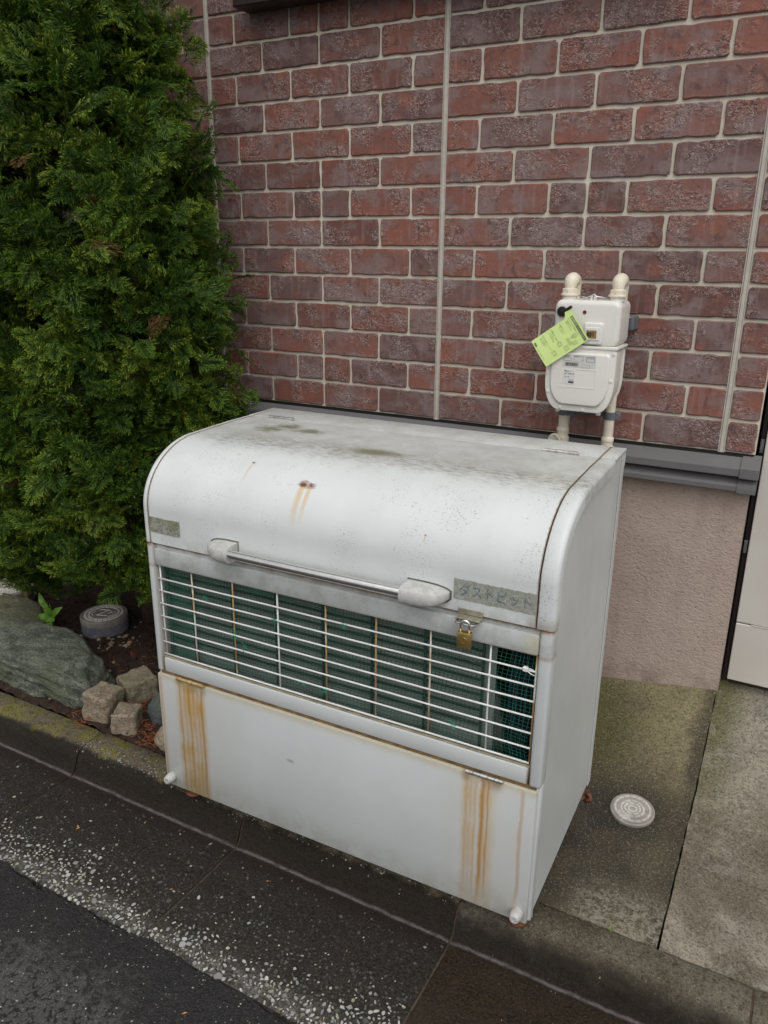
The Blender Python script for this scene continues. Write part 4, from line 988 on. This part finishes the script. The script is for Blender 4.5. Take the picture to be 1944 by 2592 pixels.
# ------------------------------------------------------------------ drain covers
def cover(name, x, y, zt, r_, h_, mat, mat2, side_mat, label, rings_, mark, rim=.0):
    off = V(x, y, zt-h_); t_ = empty(name, off)
    m_ = MB(); m_.lathe([(r_*.985, -.03), (r_*.985, h_*.62), (r_*.96, h_*.62)], 48, (0, 0, 0)); m_.build('riser', side_mat, t_, auto=40)
    m_ = MB(); m_.lathe([(r_*.97, h_*.62), (r_, h_*.64), (r_, h_-.003), (r_-.003, h_), (r_*.93, h_), (r_*.92, h_-.0022), (r_*.89, h_-.0022), (r_*.88, h_), (.0001, h_)], 56); lid_ = m_.build('cover_plate', mat, t_, auto=35)
    gv = MB(); rr_ = random.Random(name+str(x))
    for k, q in enumerate(rings_):
        n_ = max(6, int(2*math.pi*q*r_/.018)); ph = rr_.random()
        for i in range(n_):          # raised curved blocks between recessed joints
            a0 = 6.283*(i+ph)/n_; a1 = a0+6.283*.86/n_; w_ = r_*.055
            vs = []; 
            for a in np.linspace(a0, a1, 5):
                for (rad, hz) in ((q*r_-w_, h_-.001), (q*r_-w_+.0008, h_+.0020), (q*r_+w_-.0008, h_+.0020), (q*r_+w_, h_-.001)): vs.append((rad*math.cos(a), rad*math.sin(a), hz))
            fs = [(j*4+c_, j*4+c_+1, j*4+c_+5, j*4+c_+4) for j in range(4) for c_ in range(3)]
            fs += [(0, 1, 2, 3), (19, 18, 17, 16)]
            gv.add(vs, fs)
    gv.build('raised_pattern', mat2, t_)
    mk = MB()
    for pth in mark: mk.tube([(a*r_, b*r_, h_+.0008) for a, b in pth], .0021, 6)
    mk.build('raised_mark', mat2, t_)
    return tag(t_, label, 'drain cover')
def mat_cover(c1, c2, name):
    m = Mat(name, .6); n1 = m.noise(m.obj, 45, 5, .65); n2 = m.noise(m.obj, 9, 3, .5); z = m.sep(m.obj)[2]
    c = m.mix(m.ss(n1, .35, .65), c1, c2); c = m.mix(m.mul(m.ss(n2, .5, .65), .4), c, tuple(v*.55 for v in c2[:3])+(1,)); return m.fin(c, None, m.bump(n1, .2, .002))
COVW = mat_cover(srgb(206, 203, 198), srgb(186, 182, 176), 'cover_white'); COVG = mat_cover(srgb(216, 212, 206), srgb(200, 195, 188), 'cover_grey'); RIS = mat_cover(srgb(120, 122, 132), srgb(104, 106, 116), 'riser_grey')
COVW2 = mat_cover(srgb(168, 163, 156), srgb(148, 142, 134), 'cover_white_dark'); COVG2 = mat_cover(srgb(150, 143, 136), srgb(128, 121, 113), 'cover_grey_dark')  # darker tone for the plates, so the raised pattern stands out
oval = [(.34*math.cos(a), -.62+.10*math.sin(a)) for a in np.linspace(0, 6.283, 20)]
rot_ = lambda L_, t: [(a*math.cos(t)-b*math.sin(t), a*math.sin(t)+b*math.cos(t)) for a, b in L_]
cmk = [oval]+[[(cx+.06*math.cos(a), -.62+.06*math.sin(a)) for a in np.linspace(0, 6.283, 10)] for cx in (-.18, 0, .18)]
cmk = [rot_(l_, -.45) for l_ in cmk]
dcv = cover('drain_cover', 1.762, -.452, -.9545, .0610, .013, COVW2, COVW, COVW2, 'round white drain cover set in the stained concrete pad', (.18, .34, .50, .78), cmk)
dcv.rotation_euler.x = math.radians(6.5)
zm_ = [[(-.3, .28), (.12, .3), (-.2, -.25), (.25, -.22)], [(.12, .3), (.34, .12), (.2, -.02)], [(-.42, .1), (-.5, -.15), (-.36, -.3)], [(.42, .2), (.5, -.1), (.34, -.3)]]
cover('drain_cover', -.392, -.385, -.880, .094, .068, COVG2, COVG, RIS, 'round grey drain cover raised above the soil beneath the conifer', (.62, .78), [rot_(l_, .35) for l_ in zm_])
cover('drain_cover', -.985, -.40, -.880, .125, .06, COVG2, COVG, RIS, 'round grey drain cover at the left edge behind bare brown stems', (.3, .46, .62, .78), [rot_([(-.15, 0), (.15, 0)], .4), rot_([(0, -.15), (0, .15)], .4)])

# ------------------------------------------------------------------ stones in the bed
from mathutils import noise as mnoise
def mat_stone(name, c1, c2, c3, stripe=0, sc_=14):
    m = Mat(name, .72); p = m.pos; v = m.scale(p, 1.0, 1.6, 2.6) if stripe else p
    n1 = m.noise(v, sc_, 6, .65, .8 if stripe else .2); n2 = m.noise(p, 130, 4, .7); n3 = m.noise(p, 5, 3, .5)
    c = m.mix(m.ss(n1, .3, .7), c1, c2); c = m.mix(m.mul(m.ss(n2, .50, .64), .7), c, c3); c = m.mix(m.mul(m.ss(n2, .43, .33), .45), c, tuple(min(1, k_*1.5) for k_ in c2[:3])+(1,)); c = m.mix(m.mul(m.ss(n3, .52, .66), .35), c, srgb(96, 104, 62))
    ch = m.blob
    return m.fin(c, None, m.bump(m.math('ADD', n1, m.mul(n2, .7)), 1.0, .016))
SCHIST = mat_stone('green_schist', srgb(68, 74, 65), srgb(132, 136, 120), srgb(40, 44, 38), 1)
SCHIST2 = mat_stone('olive_schist', srgb(98, 98, 74), srgb(124, 124, 98), srgb(66, 66, 50), 1)
GRAN = mat_stone('tan_granite', srgb(146, 130, 110), srgb(172, 158, 138), srgb(92, 80, 66), 0, 30)
DARKST = mat_stone('dark_stone', srgb(76, 84, 86), srgb(98, 106, 106), srgb(50, 56, 56), 0, 12)
TANST = mat_stone('tan_stone', srgb(158, 142, 118), srgb(178, 164, 140), srgb(100, 86, 66), 0, 30)
GREYST = mat_stone('grey_stone', srgb(112, 104, 98), srgb(132, 124, 118), srgb(80, 72, 66), 0, 14)
def hull_rock(name, pts, mat, label, cuts=4, amp=.012, freq=14, cat='rock', seed=0, strat=0, group=None):
    b = bmesh.new()
    for p in pts: b.verts.new(p)
    r_ = bmesh.ops.convex_hull(b, input=b.verts[:])
    bmesh.ops.delete(b, geom=[g for g in r_['geom_interior'] if isinstance(g, bmesh.types.BMVert)], context='VERTS')
    bmesh.ops.triangulate(b, faces=b.faces[:])
    bmesh.ops.bevel(b, geom=b.edges[:], offset=.006, segments=1, affect='EDGES')
    for _ in range(cuts):
        lim = .016
        es = [e for e in b.edges if e.calc_length() > lim]
        if not es: break
        bmesh.ops.subdivide_edges(b, edges=es, cuts=1, use_grid_fill=True); bmesh.ops.triangulate(b, faces=b.faces[:])
    for _ in range(1): bmesh.ops.smooth_vert(b, verts=b.verts[:], factor=.5, use_axis_x=True, use_axis_y=True, use_axis_z=True)
    b.normal_update()
    mv = []
    for v in b.verts:
        q = v.co*freq+Vector((seed, seed*2.3, 0)); d = mnoise.fractal(q, .8, 2.1, 6)*amp*.75
        if strat: d += strat*mnoise.noise(Vector((v.co.x*5, v.co.y*9, v.co.z*60+v.co.x*8)))
        mv.append(v.normal*d)
    for v, d in zip(b.verts, mv): v.co += d
    zmin = min(p[2] for p in pts); cx = sum(p[0] for p in pts)/len(pts); cy_ = sum(p[1] for p in pts)/len(pts)
    off = V(cx, cy_, zmin)
    m_ = MB().bm(b); m_.v = [(a-cx, b_-cy_, c-zmin) for a, b_, c in m_.v]
    o = m_.build(name, mat, smooth=True, auto=55); o.location = off
    return tag(o, label, cat, group)
hull_rock('boulder', [(-.86, -.85, -1.0), (-.42, -.852, -1.0), (-.05, -.842, -1.0), (.015, -.80, -1.0), (-.06, -.64, -1.0), (-.3, -.56, -1.0), (-.84, -.6, -1.0),
                   (-.86, -.855, -.85), (-.42, -.866, -.838), (-.14, -.846, -.842), (-.01, -.826, -.872), (-.60, -.72, -.822), (-.50, -.625, -.828), (-.30, -.612, -.835), (-.165, -.665, -.838), (-.84, -.70, -.82), (.0, -.80, -.90), (-.07, -.66, -.93)],
          SCHIST, 'large green-grey boulder with flat top beside the kerb', 5, .011, 11, seed=3, strat=.011)
hull_rock('boulder', [(x, y, z) for x, y, z in ((-.98, -.60, -1.0), (-.62, -.58, -1.0), (-.55, -.47, -1.0), (-.70, -.40, -1.0), (-.98, -.42, -1.0), (-.95, -.58, -.875), (-.72, -.58, -.88), (-.64, -.50, -.882), (-.70, -.43, -.89), (-.93, -.45, -.872), (-.58, -.5, -.94))],
          SCHIST2, 'low mossy olive boulder behind the large green-grey one', 5, .010, 12, seed=8, strat=.003)
hull_rock('boulder', [(-1.62, -.26, -1.0), (-1.14, -.26, -1.0), (-1.12, -.10, -1.0), (-1.6, -.08, -1.0), (-1.6, -.25, -.83), (-1.18, -.24, -.84), (-1.16, -.12, -.84), (-1.58, -.1, -.82)],
          GREYST, 'long grey-brown stone under the conifer at the left edge', 4, .008, 12, seed=12)
def cobble(c, s, rz, tilt, label, mat=GRAN, seed=0):
    b = bmesh.new(); bmesh.ops.create_cube(b, size=1)
    rr_ = random.Random(seed)
    for v in b.verts: v.co = Vector((v.co.x*s[0]*rr_.uniform(.90, 1.08), v.co.y*s[1]*rr_.uniform(.9, 1.08), v.co.z*s[2]*rr_.uniform(.93, 1.05)+s[2]/2))
    bmesh.ops.bevel(b, geom=b.edges[:], offset=.004, segments=1, affect='EDGES')
    for _ in range(3):
        es = [e for e in b.edges if e.calc_length() > .010]
        bmesh.ops.subdivide_edges(b, edges=es, cuts=1, use_grid_fill=True); bmesh.ops.triangulate(b, faces=b.faces[:])
    b.normal_update(); mv = [v.normal*(mnoise.fractal(v.co*22+Vector((seed*3, seed, 0)), .8, 2.0, 5)*.0065) for v in b.verts]
    for v, d in zip(b.verts, mv): v.co += d
    o = MB().bm(b).build('cobblestone', mat, smooth=True, auto=38); o.location = V(*c); o.rotation_euler = (tilt[0], tilt[1], rz)
    return tag(o, label, 'cobblestone', 'granite cobbles by the bin')
cobble((.066, -.822, -.975), (.100, .098, .098), .12, (.0, .03), 'squared tan cobblestone next to the large boulder', seed=1)
cobble((.105, -.690, -.968), (.108, .105, .095), -.35, (.06, .0), 'squared tan cobblestone at the back, nearest the soil', seed=2)
cobble((.192, -.838, -.980), (.085, .082, .075), .45, (-.05, .04), 'smallest squared tan cobblestone, nearest the kerb', seed=3)
def ball_stone(c, r_, mat, label, seed):
    b = bmesh.new(); bmesh.ops.create_icosphere(b, subdivisions=4, radius=1)
    for v in b.verts:
        d = v.co.normalized(); k = 1+.12*mnoise.fractal(d*1.6+Vector((seed, 0, 0)), 1, 2, 4); v.co = Vector((d.x*r_[0]*k, d.y*r_[1]*k, d.z*r_[2]*k+r_[2]*.8))
    o = MB().bm(b).build('stone', mat, smooth=True); o.location = V(*c); return tag(o, label, 'stone')
ball_stone((.285, -.735, -.985), (.075, .062, .062), DARKST, 'rounded dark grey stone half hidden behind the bin', 4)
ball_stone((.388, -.835, -.985), (.058, .048, .042), TANST, 'rounded tan stone against the lower left of the bin', 9)

# ------------------------------------------------------------------ conifer
def frond(seed):
    r_ = np.random.default_rng(seed); V_, T_ = [], []
    def blade(p0, p1, w_, t0, t1):
        p0, p1 = np.array(p0), np.array(p1); d = p1-p0; L_ = np.linalg.norm(d)+1e-9; d = d/L_; n_ = np.array([-d[1], d[0], 0]); md = p0+(p1-p0)*.5
        j = r_.normal(0, w_*.35)
        V_.extend([p0, md+n_*w_/2+[0, 0, j], p1, md-n_*w_/2+[0, 0, -j]]); T_.extend([t0, (t0+t1)/2, t1, (t0+t1)/2])
    L_ = 1.0; bend = r_.normal(0, .18)
    ax = lambda s: np.array([s, bend*s*s, -.16*s*s])
    for k in range(3): blade(ax(k/3), ax((k+1)/3+.03), .030, .1+.2*k, .3+.2*k)
    n_ = 9
    for i in range(n_):
        for sd_ in (-1, 1):
            s = .10+.84*(i+.5*(sd_ > 0)+r_.uniform(-.15, .15))/n_
            l_ = (.50*(1-s)**.75+.10)*r_.uniform(.75, 1.1); a = sd_*(math.radians(r_.uniform(32, 48)))+2*bend*s
            p0 = ax(s); d = np.array([math.cos(a), math.sin(a), r_.normal(-.1, .10)]); p1 = p0+d*l_
            blade(p0, p1, .033, .25+.3*s, .9)
            for q in range(2 if l_ > .16 else 1):
                for s2 in (-1, 1):
                    u_ = .35+.33*q+r_.uniform(-.05, .08); b0 = p0+d*l_*u_; a2 = a+s2*math.radians(r_.uniform(26, 42)); l2 = l_*(.44-.10*q)+.050
                    blade(b0, b0+np.array([math.cos(a2), math.sin(a2), r_.normal(-.08, .12)])*l2, .033, .5, 1.0)
    return np.array(V_), np.array(T_)
def conifer(name, ax_, ay_, prof, ry_f, ry_b, nclump, nfr, seed, label, zlo, zhi, xmax=None, loc=None, trunk=(0, 0), fine=1.0):
    r_ = np.random.default_rng(seed)
    root = empty(name, V(*loc)); O = V(*loc)
    fr = [frond(seed*100+i) for i in range(9)]
    zs, rs = [p[0] for p in prof], [p[1] for p in prof]
    VV, TT, CC, n_tot = [], [], [], 0
    brs = []; tk = MB()
    tk.tube([(trunk[0], trunk[1], -1.0+ZS), (trunk[0]+.01, trunk[1]-.01, -.5+ZS), ((trunk[0]+ax_)/2, (trunk[1]+ay_)/2, .2+ZS), (ax_, ay_, zhi-.25+ZS)], [.05, .042, .03, .008], 12)
    w_ = np.interp(np.linspace(zlo, zhi, 200), zs, rs); cdf = np.cumsum(w_+.08); cdf /= cdf[-1]
    for c in range(nclump):
        z = np.interp(r_.random(), cdf, np.linspace(zlo, zhi, 200)); th = r_.uniform(0, 2*math.pi)
        Rr = np.interp(z, zs, rs); lump = 1+.05*math.sin(3*th+z*5+seed)+.05*math.sin(7*th-z*9)+.04*math.sin(z*17+th*2)
        dep = r_.random()
        k = Rr*lump*(.80+.18*dep if r_.random() < .78 else r_.uniform(.35, .8))
        dirx, diry = math.cos(th), math.sin(th)
        px, py = ax_+dirx*k, ay_+diry*k*((ry_f if diry < 0 else ry_b))
        nrm = np.array([dirx, diry/((ry_f if diry < 0 else ry_b)), 0]); nrm /= np.linalg.norm(nrm)
        d0 = nrm+np.array([0, 0, r_.uniform(-.05, .55)]); d0 /= np.linalg.norm(d0)
        tipc = np.array([px, py, z]); rootp = np.array([ax_+(px-ax_)*.15, ay_+(py-ay_)*.15, z-.16*Rr/.6])
        if c % 9 == 0 and z > -.35: brs.append([rootp+[0, 0, ZS], (rootp+tipc)/2+[0, 0, ZS-.02], tipc+[0, 0, ZS]])
        tone = r_.normal(0, 1)
        m_ = int(nfr*r_.uniform(.7, 1.3))
        for f in range(m_):
            Vb, Tb = fr[r_.integers(len(fr))]
            tg_ = r_.normal(0, 1, 3); tg_ -= nrm*tg_.dot(nrm); tg_[2] *= .75; tg_ /= np.linalg.norm(tg_)+1e-6
            dv = d0*.8+tg_*.75+r_.normal(0, .2, 3); dv /= np.linalg.norm(dv)
            nn = r_.normal(0, .45, 3)+np.array([0, 0, .45])+nrm*.75; nn -= dv*nn.dot(dv); nn /= np.linalg.norm(nn); bb = np.cross(nn, dv)
            s_ = r_.uniform(.060, .108)*fine
            pp = tipc-d0*r_.uniform(.0, .13)+r_.normal(0, .034, 3)
            M_ = np.stack([dv, bb, nn])*s_
            P = Vb@M_+pp
            P[:, 1] = np.minimum(P[:, 1], -.012)
            if xmax is not None: 
                # keep clear of the bin
                P[:, 0] = np.where((P[:, 1] < -.38) & (P[:, 2] < .12), np.minimum(P[:, 0], xmax), P[:, 0])
            if np.median(P[:, 2]) < -.69-.62*(pp[1]+.42)-(.10 if pp[0] < -.5 else 0)+r_.normal(0, .02): continue
            VV.append(P); TT.append(Tb); 
            dead = 1.0 if (r_.random() < .006 or (k < Rr*.55 and r_.random() < .2)) else 0.0
            CC.append(np.tile([np.clip(.5+.22*tone+r_.normal(0, .18), 0, 1), dead], (len(Tb), 1)))
    P = np.concatenate(VV).astype(np.float32); P += np.array([-O.x, -O.y, ZS-O.z], np.float32); T = np.concatenate(TT); C = np.concatenate(CC)
    nq = len(P)//4
    me = bpy.data.meshes.new('crown'); me.vertices.add(len(P)); me.vertices.foreach_set('co', P.ravel())
    me.loops.add(nq*4); me.loops.foreach_set('vertex_index', np.arange(nq*4, dtype=np.int32))
    me.polygons.add(nq); me.polygons.foreach_set('loop_start', np.arange(0, nq*4, 4, dtype=np.int32))
    me.update(calc_edges=True)
    at = me.color_attributes.new('leaf', 'FLOAT_COLOR', 'POINT')
    at.data.foreach_set('color', np.stack([T, C[:, 0], C[:, 1], np.ones_like(T)], -1).astype(np.float32).ravel())
    o = link('crown', me, LEAF, root); o['kind'] = 'stuff'
    [MB().tube(b_, [.006, .004, .0015], 5).build('branch', BARK, root, off=O) for b_ in brs]; tk.build('trunk', BARK, root, off=O, smooth=True)
    return tag(root, label, 'tree')
def mat_leaf():
    m = Mat('conifer_leaf', .6, 0, .25); a = m.sep(m.n('ShaderNodeVertexColor', p_layer_name='leaf')); t, v, d = a[0], a[1], a[2]
    c0 = m.ramp(v, [(0, srgb(31, 52, 17)), (.5, srgb(43, 70, 21)), (1, srgb(61, 87, 27))])
    c1 = m.ramp(v, [(0, srgb(77, 110, 33)), (.5, srgb(110, 140, 40)), (1, srgb(158, 174, 57))])
    c = m.mix(m.ss(t, .6, 1.0), c0, c1); c = m.mix(m.mul(d, .85), c, srgb(96, 62, 38))
    m.set(m.b.inputs['Base Color'], c)
    tr = m.t.nodes.new('ShaderNodeBsdfTranslucent'); m.set(tr.inputs[0], c)
    mx = m.t.nodes.new('ShaderNodeMixShader'); mx.inputs[0].default_value = .22
    m.t.links.new(m.b.outputs[0], mx.inputs[1]); m.t.links.new(tr.outputs[0], mx.inputs[2]); m.t.links.new(mx.outputs[0], m.out.inputs[0])
    return m.m
LEAF = mat_leaf(); BARK = plain('bark', srgb(70, 50, 38), .9, 0, 60, .35, .4)
conifer('conifer', -.28, -.42, [(-.86, .32), (-.70, .48), (-.45, .575), (0, .605), (.46, .590), (.89, .510), (1.25, .365), (1.7, .24), (2.2, .05)], .66, .58, 960, 18, 1,
        'tall dense green conifer growing against the wall left of the bin', -.80, 2.15, xmax=.50, loc=(-.28, -.22, -.96), trunk=(-.28, -.22))

# bare stems and a seedling
m_ = MB(); S0 = V(-.815, -.42, -.96)
st_ = lambda pts, r_: m_.tube([(x-S0.x, y-S0.y, z+ZS-S0.z) for x, y, z in pts], r_, 8)
st_([(-.805, -.425, -.99), (-.815, -.42, -.92), (-.82, -.42, -.87), (-.846, -.415, -.809), (-.854, -.40, -.771), (-.85, -.38, -.70)], [.011, .010, .009, .008, .007, .005])
st_([(-.82, -.42, -.872), (-.889, -.42, -.829), (-.972, -.42, -.779), (-1.06, -.43, -.71)], [.008, .008, .007, .005])
st_([(-.815, -.42, -.925), (-.923, -.43, -.916), (-.999, -.43, -.904), (-1.1, -.44, -.87)], [.006, .005, .005, .004])
sh = m_.build('bare_shrub', plain('stem_bark', srgb(108, 80, 62), .85, 0, 50, .25, .3), smooth=True); sh.location = S0
tag(sh, 'bare brown shrub stems in front of the left drain cover', 'shrub')
sw = empty('seedling', V(-.56, -.5, -.955)); S0 = V(-.56, -.5, -.955)
LF = Mat('seedling_leaf', .4); ln = LF.noise(LF.obj, 40, 3, .5); LF = LF.fin(LF.mix(LF.ss(ln, .3, .7), srgb(74, 118, 40), srgb(118, 160, 58)))
m_ = MB(); m_.tube([(0, 0, 0), (.005, 0, .05), (-.01, 0, .12)], [.003, .002, .0015], 6); m_.build('stem', LF, sw)
def leaf(base, tip, w_, upv):
    b0, t0 = Vector(base), Vector(tip); d = t0-b0; sd_ = d.cross(Vector(upv)).normalized(); n_ = sd_.cross(d).normalized(); vs = []; fs = []
    for k in range(7):
        t = k/6; ww = w_*math.sin(math.pi*min(.98, t*.93+.04))**.8; c_ = b0+d*t+n_*(.12*d.length*math.sin(math.pi*t))
        vs += [c_-sd_*ww+n_*ww*.25, c_, c_+sd_*ww+n_*ww*.25]
    for k in range(6): a = 3*k; fs += [(a, a+1, a+4, a+3), (a+1, a+2, a+5, a+4)]
    MB().add(vs, fs).build('leaf', LF, sw, smooth=True)
leaf((-.01, 0, .09), (-.066, 0, .16), .014, (.3, -1, .2)); leaf((0, 0, .04), (-.075, -.01, .062), .017, (0, -.5, 1)); leaf((.0, 0, .04), (.03, -.04, .05), .018, (0, -.5, 1))
leaf((0, 0, .06), (.065, .0, .125), .015, (-.3, -1, .2)); leaf((0, 0, .07), (-.01, -.03, .118), .015, (1, -.5, .3)); leaf((0, 0, .03), (-.01, -.05, .03), .016, (0, -.4, 1)); leaf((0, 0, .05), (.05, -.03, .08), .014, (0, -1, .6))
tag(sw, 'small green broad-leaved seedling at the foot of the boulder', 'seedling')

# litter: needles, crumbs of soil, pebbles
def litter():
    rl = random.Random(21); m_ = MB(); pb_ = MB(); cr = MB()
    spots = [(.315, -.845, 90, .035), (.14, -.765, 90, .035), (.035, -.89, 30, .02), (-.02, -.72, 60, .05), (.2, -.66, 50, .05), (-.1, -.5, 60, .12), (.24, -.79, 40, .03)]
    for x0, y0, n_, s in spots:
        for _ in range(n_):
            x, y = rl.gauss(x0, s), rl.gauss(y0, s*.6); a = rl.uniform(0, 6.28); l_ = rl.uniform(.008, .026)
            if y < -.93: continue
            z = (bed_z(x, y) if y > -.885 else -.979)+.004+rl.uniform(0, .010)
            m_.tube([(x, y, z+ZS), (x+l_*.5*math.cos(a), y+l_*.5*math.sin(a), z+.003+ZS), (x+l_*math.cos(a+.3), y+l_*math.sin(a+.3), z+rl.uniform(-.003, .006)+ZS)], .0008, 3, cap=False)
    tag(m_.build('fallen_needles', plain('orange_needles', srgb(158, 88, 52), .8, 0, 80, .35)), 'orange-brown fallen needles between the stones', 'leaf litter', kind='stuff')
    def lump(mb_, x, y, s, flat=.7):
        z = bed_z(x, y); b = bmesh.new(); bmesh.ops.create_icosphere(b, subdivisions=1, radius=s)
        for v in b.verts: v.co = Vector((v.co.x*rl.uniform(.7, 1.2)+x, v.co.y*rl.uniform(.7, 1.2)+y, v.co.z*flat*rl.uniform(.7, 1.2)+z+s*.3+ZS))
        mb_.bm(b)
    for _ in range(70): lump(pb_, rl.uniform(-.5, .45), rl.uniform(-.85, -.25), rl.uniform(.003, .009))
    for _ in range(22): lump(pb_, rl.gauss(-.27, .06), rl.gauss(-.46, .03), rl.uniform(.006, .013))
    tag(pb_.build('pebbles', TANST), 'small tan pebbles scattered over the soil', 'pebbles', kind='stuff')
    for _ in range(1500): lump(cr, rl.uniform(-1.0, .5), rl.uniform(-.87, -.2), rl.uniform(.003, .010), .8)
    tag(cr.build('soil_crumbs', SOIL), 'dark crumbs of soil over the planting bed', 'soil', kind='stuff')
litter()

wd_ = empty('joint_weed', V(1.80, -.882, -.982)); S0 = V(1.80, -.882, -.982)
WL = Mat('weed_leaf', .5); WL = WL.fin(WL.mix(WL.ss(WL.noise(WL.obj, 60, 3, .5), .3, .7), srgb(92, 112, 52), srgb(122, 144, 72)))
rw = random.Random(6)
for k in range(7):
    a = rw.uniform(0, 6.28); l_ = rw.uniform(.007, .014); tp_ = Vector((l_*math.cos(a), l_*math.sin(a), rw.uniform(.003, .009))); sd_ = Vector((-math.sin(a), math.cos(a), 0))*l_*.28
    MB().add([(0, 0, .001), tp_*.5+sd_, tp_, tp_*.5-sd_], [(0, 1, 2, 3)]).build('leaf', WL, wd_)
tag(wd_, 'tiny green weed in the joint between kerb and concrete pad', 'weed')
def road_litter():
    rl = random.Random(77); m_ = MB()
    for x, y, l_ in ((.345, -1.19, .018), (.352, -1.195, .014), (1.03, -1.50, .014), (.62, -1.12, .010), (.95, -1.09, .010), (1.25, -1.18, .009), (.20, -1.30, .012), (1.30, -1.36, .010), (.75, -1.24, .012), (1.62, -1.2, .008), (.50, -1.08, .010)):
        z = (prof_z(y)[0] if y > -1.39 else -1.04)+.0035; a = rl.uniform(0, 3.14)
        c_, s_ = math.cos(a)*l_/2, math.sin(a)*l_/2
        m_.add([(x-c_, y-s_, z+ZS), (x-s_*.3, y+c_*.3, z+.0015+ZS), (x+c_, y+s_, z+.001+ZS), (x+s_*.3, y-c_*.3, z+.0005+ZS)], [(0, 1, 2, 3)])
    tag(m_.build('leaf_litter', plain('dry_leaf_bits', srgb(176, 128, 80), .8, 0, 90, .4)), 'dry tan leaf scraps strewn over gutter and road', 'leaf litter', kind='stuff')
road_litter()
